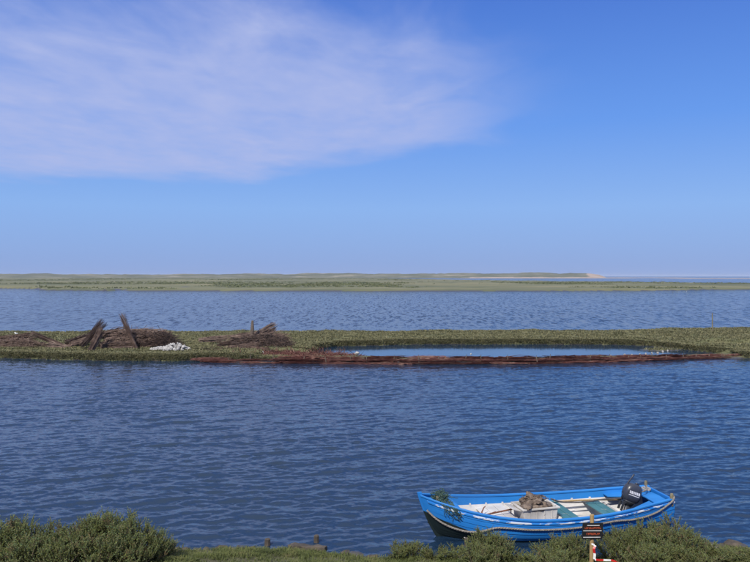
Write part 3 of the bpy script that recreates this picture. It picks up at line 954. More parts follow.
# side decks either side of the motor well
for sgn in (1, -1):
    m = Mesh(); vs_ = []
    for t in (.072, .10, .13, .16, .185):
        p = hp(t, .91, 1, -.03)
        inner = 0.15 + (t - .07) * 2.6
        for y, dz_ in ((inner, .0), (p.y, 0), (p.y, -.02), (inner, -.02)):
            vs_.append((p.x, sgn * y, p.z + dz_))
    fs = []
    for i in range(4):
        for k in range(4):
            fs.append((i*4+k, i*4+(k+1) % 4, (i+1)*4+(k+1) % 4, (i+1)*4+k))
    fs += [(0, 1, 2, 3), (19, 18, 17, 16)]
    m.add(vs_, fs).build('side_deck', M['blue'], boat)


def bulkhead(t, f_lo, f_hi, mat, name='bulkhead'):
    x = hp(t, f_hi).x
    fr = []
    for k in range(6):                                          # the hull's own cross-section at this x
        f_ = f_lo + (f_hi - f_lo) * k / 5
        lo_, hi_ = 0.0, 1.0
        for _ in range(24):
            md = (lo_ + hi_) / 2
            if hp(md, f_).x < x + .025: lo_ = md
            else: hi_ = md
        p = hp(lo_, f_, 1, -.026); fr.append(Vector((x, max(.01, p.y), p.z)))
    pts_ = [(p.y, p.z) for p in fr] + [(-p.y, p.z) for p in fr[::-1]]
    n = len(pts_)
    m = Mesh()
    m.add([(x, y, z) for y, z in pts_] + [(x + .025, y, z) for y, z in pts_], [tuple(range(n)), tuple(range(2*n-1, n-1, -1))] + [(i, (i+1) % n, n + (i+1) % n, n + i) for i in range(n)])
    return m.build(name, mat, boat)
bulkhead(.853, .12, .955, M['blue'])
bulkhead(.19, .16, .70, M['white'])


def cross_board(t0, t1, z, thick, mat, name):
    m = Mesh(); vs_ = []
    for t in (t0, t1):
        p = hp(t, f_at(t, z), 1, -.04)
        for y, zz in ((p.y, z), (-p.y, z), (-p.y, z - thick), (p.y, z - thick)):
            vs_.append((p.x, y, zz))
    m.add(vs_, [(0, 1, 2, 3), (7, 6, 5, 4), (0, 4, 5, 1), (1, 5, 6, 2), (2, 6, 7, 3), (3, 7, 4, 0)])
    return m.build(name, mat, boat, bevel=.006)
for k in range(3):
    cross_board(.620 + k * .041, .659 + k * .041, .285, .028, M['white'], 'bow_thwart_board')
for k in range(2):
    cross_board(.378 + k * .033, .409 + k * .033, .265, .028, M['teal'], 'thwart_board')
for k in range(2):
    cross_board(.212 + k * .033, .243 + k * .033, .290, .028, M['teal'], 'thwart_board')
# floor boards, lengthwise
for k in range(7):
    y0 = -.45 + k * .13
    m = Mesh(); vs_ = []
    for t in (.195, .35, .5, .62, .74, .845):
        lim = max(.05, float(hp(t, f_at(t, .045), 1, -.05).y))
        a_, b_ = max(-lim, min(lim, y0)), max(-lim, min(lim, y0 + .122))
        for y, zz in ((a_, .05), (b_, .05), (b_, .03), (a_, .03)):
            vs_.append((BL * t, y, zz))
    fs = []
    for i in range(5):
        for q in range(4):
            fs.append((i*4+q, i*4+(q+1) % 4, (i+1)*4+(q+1) % 4, (i+1)*4+q))
    fs += [(0, 1, 2, 3), (23, 22, 21, 20)]
    m.add(vs_, fs).build('floor_board', M['white'], boat)
# ribs inside the hull
for t in np.arange(.24, .84, .075):
    for side in (1, -1):
        fs_ = np.linspace(.2, .84, 7)
        band('rib', [[hp(t - .004, f_, side, -.030), hp(t + .004, f_, side, -.030), hp(t + .004, f_, side, -.048), hp(t - .004, f_, side, -.048)] for f_ in fs_], M['white'], boat)
# mooring posts at the stern quarters
for side in (1, -1):
    p = hp(.012, 1, side, -.01)
    m = Mesh(); m.tube([p + Vector((0, 0, -.12)), p + Vector((0, 0, .05)), p + Vector((-.005, 0, .13))], [.036, .036, .030], 8)
    m.build('mooring_post', M['bitt'], boat, bevel=.006)
p = hp(.93, .965); p.y = 0
m = Mesh(); m.tube([p + Vector((0, 0, -.05)), p + Vector((0, 0, .10))], [.04, .036], 8)
m.build('bow_post', M['bitt'], boat)
# iron mooring ring at the forefoot
pr = hp(.992, .45); m = Mesh()
m.tube([pr + Vector((.04 + .03 * math.cos(a_), 0, .03 * math.sin(a_))) for a_ in np.linspace(0, 6.283, 13)], .006, 5, cap=False).build('ring_bolt', M['alloy'], boat)


def W3(p):
    return BM @ Vector(p)


def smooth_path(pts, n=8):
    P = np.array([tuple(p) for p in pts], float)
    s = np.concatenate([[0], np.cumsum(np.linalg.norm(np.diff(P, axis=0), axis=1))])
    fx = [hermite(s, P[:, k]) for k in range(3)]
    q = np.linspace(0, s[-1], n * (len(P) - 1) + 1)
    return [Vector((float(fx[0](v_)), float(fx[1](v_)), float(fx[2](v_)))) for v_ in q]


def rope(name, pts, rad, mat, label, cat='rope', n=8, strands=True):
    P = smooth_path(pts, n)
    m = Mesh()
    if strands:
        for s in range(3):                                      # three laid strands
            Q = []
            for i, p in enumerate(P):
                d = (P[min(i+1, len(P)-1)] - P[max(i-1, 0)]).normalized()
                a_ = d.cross(Vector((0, 0, 1))) if abs(d.z) < .95 else d.cross(Vector((1, 0, 0)))
                a_.normalize(); b_ = a_.cross(d)
                th = i * 1.05 + s * 2.094
                Q.append(p + (a_ * math.cos(th) + b_ * math.sin(th)) * rad * .5)
            m.tube(Q, rad * .6, 6)
    else:
        m.tube(P, rad, 8)
    o = m.build(name, mat, None, smooth=True)
    return tag(o, label, cat)


line = []
for t, z in ((.993, .535), (.975, .42), (.945, .315), (.90, .235), (.86, .205), (.82, .22), (.785, .275), (.755, .325), (.70, .325), (.64, .300), (.56, .285), (.47, .280), (.40, .295), (.33, .325), (.27, .335), (.22, .318), (.17, .325), (.12, .355), (.075, .415), (.04, .49)):
    line.append(W3(hp(t, f_at(t, z), NEAR, .042)))
pp = hp(.012, 1, NEAR, -.01)
line += [W3(pp + Vector((-.01, .05, .03))), W3(pp + Vector((-.045, .0, .07))), W3(pp + Vector((0, -.05, .075)))]
rope('fender_rope', line, .019, M['rope'], 'thick grey rope slung along the outside of the blue boat hull', n=10)
# rope lying from the far stern post towards the motor
q0 = hp(.012, 1, -1, -.01)
rope('stern_rope', [W3(q0 + Vector((.03, .05, .05))), W3(q0 + Vector((.10, .20, .06))), W3(Vector((.28, -.10, .60))), W3(Vector((.42, -.02, .60))), W3(Vector((.58, .02, .56)))], .014, M['rope'], 'light rope lying from the stern post to the outboard motor', n=8)
coil = [W3(q0 + Vector((.09 + .08 * math.cos(a_), .16 + .10 * math.sin(a_), .0 + .002 * a_))) for a_ in np.linspace(0, 15, 26)]
rope('coiled_rope', coil, .010, M['pale_rope'], 'small coil of pale rope on the stern deck', n=3)
rope('hose', [W3(Vector((2.22, -.42, .44))), W3(Vector((2.0, -.44, .36))), W3(Vector((1.75, -.42, .34))), W3(Vector((1.45, -.40, .34))), W3(Vector((1.15, -.30, .40))), W3(Vector((.95, -.12, .46))), W3(Vector((.78, -.02, .50)))], .016, M['dark_rope'], 'dark fuel hose sagging from the fish box to the outboard motor', 'hose', strands=False)

# green net draped over the bow
def tangle(name, centre_fn, n, length, rad, mat, seed):
    g = random.Random(seed); m = Mesh()
    for i in range(n):
        p = centre_fn(g); pts_ = [p]
        d = Vector((g.gauss(0, 1), g.gauss(0, 1), g.gauss(0, .5))).normalized()
        for k in range(6):
            d = (d + Vector((g.gauss(0, .5), g.gauss(0, .5), g.gauss(0, .4)))).normalized()
            q = pts_[-1] + d * length / 6
            c0 = centre_fn(g)
            pts_.append(q.lerp(c0, .25))
        m.tube(pts_, rad, 4, cap=False)
    return m
nb_c = hp(.915, 1.0)
m = tangle('net', lambda g: Vector((nb_c.x + g.gauss(0, .10), g.gauss(-.05, .13), nb_c.z + .02 + abs(g.gauss(0, .05)))), 90, .35, .006, M['net'], 3)
for i in range(16):                                             # strands hanging over the near side
    t = .88 + .055 * random.random()
    zt = float(sfn(t))
    drop = .12 + .22 * random.random()
    pts_ = [Vector((BL * t, .1, zt + .05))]
    for k in range(7):
        z = zt + .045 - drop * k / 6
        pts_.append(hp(t - .004 * k * random.random(), f_at(t, z), NEAR, .045 + .01 * random.random()) + Vector((random.gauss(0, .012), 0, .0 if k else .01)))
    m.tube(pts_, .006, 4, cap=False)
m.v = [tuple(W3(v_)) for v_ in m.v]
tag(m.build('fishing_net', M['net']), 'dark green tangled net draped over the boat bow', 'net')

# fish box full of sacking
fb = empty('fish_box', W3(Vector((2.76, .04, .13))), B_ANG + R(184))
tag(fb, 'grubby white plastic fish box amidships, heaped with brown sacking', 'box')
def tapered_tub(lx, ly, h, th, flare=1.12):
    m = Mesh(); vs_ = []
    for (a_, b_, z) in ((lx/2, ly/2, 0), (lx/2*flare, ly/2*flare, h), (lx/2*flare - th, ly/2*flare - th, h), (lx/2 - th, ly/2 - th, th)):
        vs_ += [(-a_, -b_, z), (a_, -b_, z), (a_, b_, z), (-a_, b_, z)]
    fs = [(3, 2, 1, 0), (12, 13, 14, 15)]
    for r_ in range(3):
        for k in range(4):
            fs.append((r_*4+k, r_*4+(k+1) % 4, (r_+1)*4+(k+1) % 4, (r_+1)*4+k))
    return m.add(vs_, fs)
tapered_tub(.66, .44, .36, .022).build('tub', M['box'], fb, bevel=.01)
m = Mesh()
for sx, sy, lx, ly in ((0, 1, .80, .05), (0, -1, .80, .05), (1, 0, .05, .44), (-1, 0, .05, .44)):
    m.box((sx * .375, sy * .252, .357), (lx, ly, .03))
m.build('rim', M['box'], fb, bevel=.006)
for k in range(4):
    m = Mesh(); m.box((-.24 + k * .16, .232, .18), (.022, .02, .30), Matrix.Rotation(R(-4), 3, 'X')); m.build('ridge', M['box'], fb, bevel=.004)
    m = Mesh(); m.box((-.24 + k * .16, -.232, .18), (.022, .02, .30), Matrix.Rotation(R(4), 3, 'X')); m.build('ridge', M['box'], fb, bevel=.004)
m = Mesh(); m.box((-.47, 0, .345), (.20, .36, .02), Matrix.Rotation(R(16), 3, 'Y')); m.build('lid_flap', M['box'], fb, bevel=.005)


def lumpy(name, loc, size, seed, mat, label=None, cat=None, group=None, sub=3, rough=.28, rz=0.0, parent=None):
    bm = bmesh.new(); bmesh.ops.create_icosphere(bm, subdivisions=sub, radius=1.0)
    g = np.random.default_rng(seed); o1, o2 = g.random(2) * 50
    for v_ in bm.verts:
        c = v_.co
        n_ = float(fbm(np.array([c.x * 1.6 + o1 + c.z]), np.array([c.y * 1.6 + o2 - c.z * .8]), 3)[0]) - .5
        v_.co = c * (1 + rough * 2 * n_)
        v_.co.x *= size[0]; v_.co.y *= size[1]; v_.co.z *= size[2]
    me = bpy.data.meshes.new(name); bm.to_mesh(me); bm.free(); me.materials.append(mat)
    for p_ in me.polygons: p_.use_smooth = sub > 2
    o = link(name, me, parent); o.location = loc; o.rotation_euler = (0, 0, rz)
    if label: tag(o, label, cat, group)
    return o


sk = empty('sacking_heap', W3(Vector((2.78, .04, .485))), B_ANG)
tag(sk, 'heap of brown crumpled sacking piled in the fish box', 'sacking')
g = np.random.default_rng(12)
lumpy('fold', (0, 0, -.02), (.34, .21, .07), 50, M['sack'], rough=.5, parent=sk)
for i in range(13):
    x = g.normal(.02, .15); y = g.normal(0, .09)
    z = .085 - 1.6 * x * x + g.normal(0, .02)
    o = lumpy('fold', (x, y, max(.0, z)), (.09 + .11 * g.random(), .04 + .05 * g.random(), .04 + .04 * g.random()), 51 + i, M['sack'], rough=.8, parent=sk, sub=3)
    o.rotation_euler = (g.normal(0, .5), g.normal(0, .5), g.random() * 3)
m = tangle('t', lambda g: Vector((g.gauss(0, .15), g.gauss(0, .09), .09 + abs(g.gauss(0, .035)))), 40, .3, .007, M['sack'], 5)
m.build('cord', M['sack'], sk)
# crumpled white bags right of the box
for i, (x, y, z, r_) in enumerate([(2.30, .12, .14, .11), (2.27, .30, .11, .09), (2.20, .20, .10, .07)]):
    lumpy('plastic_bag', W3(Vector((x, y, z + .0))), (r_, r_ * .8, r_), 70 + i, M['box'], ['upper crumpled pale plastic bag against the fish box', 'near crumpled pale plastic bag beside the fish box', 'small pale plastic bag next to the teal thwart'][i], 'bag', rough=.6)

# rusty anchor lying forward of the box
an = empty('anchor', W3(Vector((3.55, -.05, .335))), B_ANG + R(12))
tag(an, 'small rusty anchor lying on the white bow thwart', 'anchor')
Mesh().tube([(-.42, .02, .05), (0, 0, .02), (.28, 0, .0)], .016, 6).build('shank', M['rust'], an)
for s in (1, -1):
    Mesh().tube([(.28, 0, 0), (.25, s * .10, .03), (.16, s * .17, .09), (.11, s * .185, .11)], [.016, .015, .012, .006], 6).build('fluke', M['rust'], an)
Mesh().tube([(-.36, 0, -.06), (-.36, 0, .14)], .010, 6).build('stock', M['rust'], an)

# oar lying along the far side
oa = empty('oar', W3(Vector((1.55, -.50, .335))), B_ANG + R(-4))
tag(oa, 'long teal-bladed oar lying along the far side of the boat', 'oar')
Mesh().tube([(-.95, 0, 0), (0, 0, .012), (.55, 0, 0)], .018, 8).build('shaft', M['timber'], oa)
m = Mesh(); m.add([(-.02+.5, -.03, .01), (.62, -.07, .012), (1.05, -.075, .012), (1.08, 0, .012), (1.05, .075, .012), (.62, .07, .012), (.5-.02, .03, .01)] + [(-.02+.5, -.03, -.01), (.62, -.07, -.006), (1.05, -.075, -.004), (1.08, 0, -.004), (1.05, .075, -.004), (.62, .07, -.006), (.5-.02, .03, -.01)], [tuple(range(7)), tuple(range(13, 6, -1))] + [(i, (i+1) % 7, 7 + (i+1) % 7, 7 + i) for i in range(7)])
m.build('blade', M['teal'], oa)

# outboard motor in the well
om = empty('outboard_motor', W3(Vector((.72, .0, .41))), B_ANG + R(-8))
tag(om, 'dark grey outboard motor with raised tiller in the boat stern', 'motor')
def loft(rings, name, mat, parent, n=16, bevel=0):
    """rounded-box rings: (cx, cy, cz, lx, ly, power)"""
    m = Mesh(); vs_ = []
    for cx, cy, cz, lx, ly, pw in rings:
        for k in range(n):
            a_ = 2 * math.pi * k / n
            c, s = math.cos(a_), math.sin(a_)
            vs_.append((cx + math.copysign(abs(c) ** pw, c) * lx, cy + math.copysign(abs(s) ** pw, s) * ly, cz))
    fs = [tuple(range(n - 1, -1, -1)), tuple((len(rings)-1) * n + k for k in range(n))]
    for i in range(len(rings) - 1):
        for k in range(n):
            fs.append((i*n+k, i*n+(k+1) % n, (i+1)*n+(k+1) % n, (i+1)*n+k))
    m.add(vs_, fs)
    return m.build(name, mat, parent, smooth=True)
tilt = Matrix.Rotation(R(-20), 4, 'Y')
def tl(o):
    o.matrix_local = tilt @ o.matrix_local
    return o
cw = tl(loft([(0, 0, .03, .10, .08, .6), (0, 0, .05, .16, .115, .6), (.005, 0, .14, .185, .130, .6), (.01, 0, .24, .185, .130, .6), (.01, 0, .32, .165, .118, .65), (.0, 0, .375, .12, .09, .7), (-.01, 0, .392, .05, .04, .8)], 'cowling', M['cowl'], om, 20))
for side in (1, -1):
    m = Mesh()
    for k, (a_, b_) in enumerate(((-.11, -.075), (-.065, -.04), (-.03, -.005), (.005, .03), (.04, .075), (.085, .11))):
        m.add([(a_, side * .1315, .20), (b_, side * .1315, .20), (b_ + .012, side * .1315, .255), (a_ + .012, side * .1315, .255)], [(0, 1, 2, 3)])
    m.build('decal', M['decal'], cw)
    m = Mesh(); m.add([(-.11, side * .1325, .165), (.12, side * .1325, .165), (.12, side * .1325, .178), (-.11, side * .1325, .178)], [(0, 1, 2, 3)]); m.build('decal', M['decal'], cw)
tl(loft([(0, 0, -.06, .085, .06, .7), (0, 0, .0, .10, .07, .7), (0, 0, .035, .15, .105, .7)], 'engine_base', M['alloy'], om))
tl(loft([(-.02, 0, -.50, .06, .022, .8), (-.01, 0, -.3, .055, .035, .8), (0, 0, -.05, .06, .045, .8)], 'drive_leg', M['alloy'], om, 12))
m = Mesh(); m.box((-.06, 0, -.50), (.26, .15, .012)); tl(m.build('cavitation_plate', M['alloy'], om))
m = Mesh()
for s in (1, -1):
    m.box((.13, s * .075, -.10), (.05, .022, .20))
m.box((.11, 0, -.02), (.06, .17, .03)); tl(m.build('clamp_bracket', M['alloy'], om, bevel=.004))
tl(Mesh().tube([(.17, 0, .05), (.19, 0, .18), (.155, 0, .36), (.11, 0, .50), (.09, 0, .57)], [.022, .02, .018, .017, .019], 8).build('tiller_handle', M['cowl'], om, smooth=True))
tl(Mesh().tube([(-.08, 0, .385), (-.04, 0, .405), (.0, 0, .40)], .018, 8).build('carry_handle', M['cowl'], om, smooth=True))

# ------------------------------------------------------------------ sign with tape
SD = 12.05
sp = at(592.5, 560, SD)
gz = float(bank_height(np.array([sp.x]), np.array([SD]))[0])
sg = empty('warning_sign', (sp.x, SD, gz))
tag(sg, 'small black sign with orange lettering on a pale wooden post', 'sign')
top = at(592.5, 515, SD).z - gz
m = Mesh(); m.tube([(-.012, 0, -.25), (0, 0, top - .01), (0, 0, top)], [.036, .034, .031], 12); m.build('post', M['timber'], sg, smooth=False)
bc = at(592, 530.5, SD).z - gz
rot = Matrix.Rotation(R(10), 4, 'Z') @ Matrix.Rotation(R(3.2), 4, 'Y')
board = Mesh().box((0, 0, 0), (.36, .012, .262)).build('board', M['black'], sg, bevel=.003)
board.matrix_local = Matrix.Translation((-.005, -.045, bc)) @ rot
g = random.Random(4)
for zc_, x0, x1, w_ in ((.093, -.10, .115, .009), (.005, -.165, .155, .009), (-.100, -.16, .14, .009)):
    m = Mesh(); m.box(((x0 + x1) / 2, -.0075, zc_), (x1 - x0, .003, w_)); m.build('white_rule', M['tape_white'], board)
for zc_, x0, x1, hgt in ((.052, -.14, .14, .042), (-.045, -.105, .105, .044)):     # lettering too small to read in the photograph: strokes only
    m = Mesh(); x = x0
    while x < x1:
        w_ = .012 + .008 * g.random()
        m.box((x + .003, -.0075, zc_), (.0045, .003, hgt * .8))
        m.box((x + w_ / 2 + .003, -.0078, zc_ + g.choice((-.4, 0, .4)) * hgt * .8), (w_, .003, .005))
        if g.random() < .6: m.box((x + w_, -.0075, zc_ + g.choice((-.1, .1)) * hgt), (.0045, .003, hgt * .55))
        x += w_ + .010
    m.build('lettering', M['orange'], board)
# red and white tape knotted round the post and trailing off
P0 = at(593, 544, SD)
tape = [Vector((sp.x + .036 * math.cos(a_), SD + .036 * math.sin(a_), P0.z + .004 * math.sin(a_ * 2))) for a_ in np.linspace(2.2, 2.2 + 6.6, 22)]
tape += [Vector((sp.x + .035, SD - .05, P0.z - .02)), at(594.5, 549, SD - .07), at(595.2, 555, SD - .07), at(595.4, 560, SD - .07), at(599, 560.6, SD - .1), at(607, 560.8, SD - .16), at(615, 561.6, SD - .22), at(622, 566, SD - .3), at(630, 574, SD - .4)]
TP = smooth_path(tape, 6)
m = Mesh(); s_acc = 0.0
for i in range(len(TP) - 1):
    a_, b_ = TP[i], TP[i + 1]
    s_acc += (b_ - a_).length
    d = (b_ - a_)
    up_ = Vector((0, 0, .015)) if abs(d.normalized().z) < .6 else Vector((.018, -.008, 0))
    if i > len(TP) - 40: up_ = up_ + Vector((0, .006 * math.sin(i), 0))
    m.add([a_ - up_, b_ - up_, b_ + up_, a_ + up_], [(0, 1, 2, 3)], int(s_acc / .12) % 2)
bpy_t = m.build('barrier_tape', [M['tape_white'], M['tape_red']])
tag(bpy_t, 'red and white barrier tape tied round the sign post', 'tape')

# ------------------------------------------------------------------ shore clutter on the near bank
def beam(px0, py0, px1, py1, D0, D1, w_, h_):
    a_, b_ = at(px0, py0, D0), at(px1, py1, D1)
    return a_, b_
a_, b_ = at(289, 547.5, 13.45), at(326, 549.5, 13.2)
tb = empty('timber_baulk', (a_ + b_) / 2)
tag(tb, 'waterlogged brown timber baulk lying at the water edge', 'timber')
d = (b_ - a_); ln = d.length
rot = d.to_track_quat('X', 'Z').to_matrix().to_4x4()
m = Mesh()
secs = []
for k in range(9):
    x = (-.5 + k / 8) * ln
    j = lambda s: s * (1 + .18 * random.gauss(0, 1))
    secs.append([Vector((x, j(.07), j(.05))), Vector((x, -j(.07), j(.055))), Vector((x, -j(.075), -j(.055))), Vector((x, j(.07), -j(.05)))])
ob = band('beam', secs, M['flint'], tb, bevel=.012); ob.matrix_local = rot
for k, x in enumerate((-.05, .10)):
    m = Mesh(); m.tube([(x, -.10, -.08), (x + .05, -.16, -.13)], [.05, .035], 6); m.build('broken_prop', M['flint'], tb).location = (0, 0, 0)
for px, py, w_, tall, label in ((267, 541, .055, .13, 'short round stump in the water left of the timber baulk'), (316, 538.5, .05, .15, 'short round stump in the water behind the timber baulk'), (467, 542, .05, .16, 'brown stump in the water under the boat bow')):
    base = at_z(px, py + 5, 0.0)
    m = Mesh(); m.tube([(0, 0, -.45), (.003, 0, tall * .5), (.006, 0, tall * .9), (.006, 0, tall)], [w_ * 1.1, w_, w_ * .95, w_ * .7], 9)
    o = m.build('mooring_stump', M['flint'], None); o.location = base
    tag(o, label, 'stump', 'stumps standing in the near water')
ORD = 'first second third fourth fifth sixth seventh eighth ninth tenth eleventh twelfth thirteenth last'.split()
ST = [(168, 549, .09), (176, 547.5, .07), (185, 549.5, .11), (196, 550, .08), (206, 549, .10), (222, 550, .13), (240, 550.5, .12), (252, 551, .09), (345, 554, .12), (356, 556, .15), (372, 558, .10), (712, 547, .22), (722, 548.5, .14), (735, 549, .20), (743, 551, .13), (704, 550, .12)]
ST.sort()
for i, (px, py, r_) in enumerate(ST):
    p = at_z(px, py, .02)
    gz = float(bank_height(np.array([p.x]), np.array([p.y]))[0])
    lumpy('shore_stone', (p.x, p.y, max(gz, -.02) + r_ * .12), (r_, r_ * .7, r_ * .45), 200 + i, M['flint'] if i % 3 else M['mud'],
          ORD[i] + ' stone from the left at the water edge between thicket and baulk' if px < 289 else ORD[i - 8] + ' stone right of the timber baulk at the water edge' if px < 400 else ORD[i - 11] + ' dark stone on the shore at the bottom right',
          'stone', 'stones at the left near shore' if px < 289 else 'stones right of the baulk' if px < 400 else 'stones at the right near shore', sub=2, rough=.5, rz=i * 1.3)


# ------------------------------------------------------------------ brushwood on the spit
def bundle_mesh(seed, length, rad, n, mat_name, flare=1.35, short=.3, wob=.02):
    """a faggot: many crooked sticks bound near the middle, fanning at the thin end"""
    g = np.random.default_rng(seed); m = Mesh()
    for i in range(n):
        a = g.random() * 6.283; r = rad * math.sqrt(g.random())
        x0 = -length / 2 * (1 - short * 1.2 * g.random()); x1 = length / 2 * (1 - short * 1.2 * g.random())
        tw = g.normal(0, .25)
        pts_ = []
        for t in (0, .5, 1):
            k = 0.85 + (flare - .85) * t ** 1.6
            aa = a + tw * (t - .5)
            pts_.append(Vector((x0 + (x1 - x0) * t, math.cos(aa) * r * k + g.normal(0, wob), math.sin(aa) * r * k + g.normal(0, wob))))
        rr = 0.010 + .014 * g.random()
        m.tube(pts_, [rr * 1.2, rr, rr * .45], 3, cap=False)
    me_o = m.build('brushwood_bundle', M[mat_name])
    me = me_o.data
    bpy.data.objects.remove(me_o)
    return me


B_BROWN = [bundle_mesh(300 + i, 3.0, .22, 90, 'brush', 1.6, .45, .05) for i in range(4)]
B_THIN = [bundle_mesh(320 + i, 2.6, .13, 46, 'brush', 1.9) for i in range(2)]
B_RED = [bundle_mesh(340 + i, 2.9, .17, 85, 'brush_red', 1.15, .75, .05) for i in range(5)]


def put_bundle(me, a_, b_, label, group, name='brushwood_bundle', parent=None, fat=1.0):
    """lay a bundle from butt a_ to tip b_"""
    o = link(name, me, parent)
    d = b_ - a_
    o.location = (a_ + b_) / 2
    q = d.to_track_quat('X', 'Z')
    o.rotation_mode = 'QUATERNION'
    from mathutils import Quaternion
    o.rotation_quaternion = q @ Quaternion((1, 0, 0), random.random() * 6.28)
    base_l = max(v_.co.x for v_ in me.vertices) - min(v_.co.x for v_ in me.vertices)
    o.scale = (d.length / base_l, fat, fat)
    if label: tag(o, label, 'brushwood', group)
    return o


G1, G2, G3 = 'bundles of the left brushwood pile', 'bundles of the big brushwood pile', 'bundles of the right brushwood pile'
# (butt px, butt py, butt D, tip px, tip py, tip D, fat)
LEFT_L = ['middle brushwood bundle of the low heap at the left edge', 'upper brushwood bundle of the low heap at the left edge', 'lowest brushwood bundle of the low heap at the left edge', 'brushwood bundle tilted up at the right of the left heap', 'brushwood bundle cut by the left picture edge']
left = [(-12, 345, 49, 38, 342, 49.5, 1.1), (-10, 340, 50, 34, 337, 50, 1.1), (0, 348, 48.5, 33, 345, 48.8, .8), (8, 342, 49.5, 36, 334, 50.5, .8), (-35, 341, 49.8, 5, 341, 49.5, 1.2)]
for i, (x0, y0, d0, x1, y1, d1, ft) in enumerate(left):
    put_bundle(B_BROWN[i % 4], at(x0, y0, d0), at(x1, y1, d1), LEFT_L[i], G1, fat=ft)
put_bundle(B_THIN[0], at(66, 346.5, 48), at(30, 333, 49.5), 'single reddish branch bundle lying diagonally off the left heap', G1, fat=.9)
put_bundle(B_THIN[1], at(70, 348, 47.6), at(47, 345, 48), 'short thick brown bundle lying on the grass between two brushwood heaps', G1, fat=1.3)
put_bundle(B_BROWN[1], at(64, 343.5, 48.6), at(100, 335, 49.6), 'dark brushwood bundle behind the two crossed leaning bundles', G2, fat=1.0)
put_bundle(B_BROWN[2], at(68, 345.5, 48.2), at(96, 338, 49.2), 'dark brushwood bundle lowest behind the two crossed leaning bundles', G2, fat=.8)
put_bundle(B_THIN[0], at(81, 347, 47.2), at(105, 321, 48.4), 'longer of the two leaning crossed bundles, tilted far right', G2, fat=1.45)
put_bundle(B_THIN[1], at(88, 356, 46.0), at(103, 327, 47.2), 'steeper front one of the two crossed leaning bundles', G2, fat=1.3)
put_bundle(B_THIN[0], at(137, 350, 46.6), at(121, 313, 47.8), 'tall thin bundle leaning left against the big pile, poking above the skyline', G2, fat=.85)
BIG_L = ['brushwood bundle low at the left front of the big pile', 'brushwood bundle at mid height on the left of the big pile', 'upper left brushwood bundle of the big pile', 'brushwood bundle slanting up at the left of the big pile', 'topmost brushwood bundle at the middle of the big pile', 'low brushwood bundle right of the tall leaning one', 'long middle brushwood bundle reaching the right end of the big pile', 'upper right brushwood bundle of the big pile', 'brushwood bundle at the back right top of the big pile', 'short thin bundle at the foot of the big pile, left of the leaning one', 'lowest short brushwood bundle on the grass under the big pile', 'brushwood bundle at the back left top of the big pile']
big = [(100, 347, 47.5, 140, 344, 47.5, 1.1), (104, 342, 48, 146, 341, 48, 1.2), (106, 337, 48.6, 150, 338, 48.8, 1.2), (103, 340, 48.4, 140, 334, 49.4, 1.1), (112, 334, 49.4, 160, 334, 49.8, 1.2), (128, 348, 47.6, 166, 343, 48, 1.1), (130, 341, 48.2, 172, 339, 48.8, 1.3), (124, 337, 49, 168, 333, 49.6, 1.2), (132, 333, 49.8, 174, 337, 49.5, 1.1), (108, 346, 47.3, 134, 349, 47.0, .8), (112, 350, 46.8, 138, 350.5, 46.8, .8), (96, 336, 49.5, 130, 331, 50.2, 1.1)]
for i, (x0, y0, d0, x1, y1, d1, ft) in enumerate(big):
    put_bundle(B_BROWN[(i * 3) % 4], at(x0, y0, d0), at(x1, y1, d1), BIG_L[i], G2, fat=ft)
RIGHT_L = ['brushwood bundle at the left of the right pile', 'low grey brushwood bundle at the front of the right pile', 'upper left brushwood bundle of the right pile', 'topmost brushwood bundle behind the upright post', 'middle brushwood bundle of the right pile', 'long upper brushwood bundle of the right pile', 'brushwood bundle at the right end of the right pile', 'thin bundle lying on the grass left below the right pile', 'bundle sliding down the front of the right pile', 'flat dark bundle trailing left from the right pile']
right = [(216, 345, 48.5, 258, 343, 48.7, 1.0), (222, 350, 47, 262, 346, 47.6, .9), (228, 339, 50, 268, 336, 50.2, 1.1), (236, 336, 50.4, 276, 338, 50, 1.2), (246, 344, 48.4, 284, 340, 49.4, 1.2), (244, 341, 49.2, 290, 337, 50.2, 1.3), (250, 337, 50, 292, 341, 49.6, 1.1), (214, 353, 46.2, 246, 350, 46.6, .7), (240, 348, 47.4, 272, 352, 46.6, .9), (198, 340, 50, 232, 338, 50.2, .8)]
for i, (x0, y0, d0, x1, y1, d1, ft) in enumerate(right):
    put_bundle(B_BROWN[(i * 3 + 1) % 4], at(x0, y0, d0), at(x1, y1, d1), RIGHT_L[i], G3, fat=ft)
put_bundle(B_THIN[1], at(252, 336, 49.8), at(277, 324, 50.6), 'dark branch bundle sticking up right from the right brushwood pile', G3, fat=1.25)
put_bundle(B_THIN[0], at(262, 337, 49.9), at(276, 329, 50.4), 'shorter dark branch bundle below the one sticking up', G3, fat=1.0)
m = Mesh(); b0, t0 = at(252, 340, 49.3), at(252.5, 320.5, 49.3)
m.tube([b0, b0.lerp(t0, .6), t0], [.13, .12, .07], 7)
tag(m.build('upright_post', M['stake']), 'upright weathered post standing in the right brushwood pile', 'post')


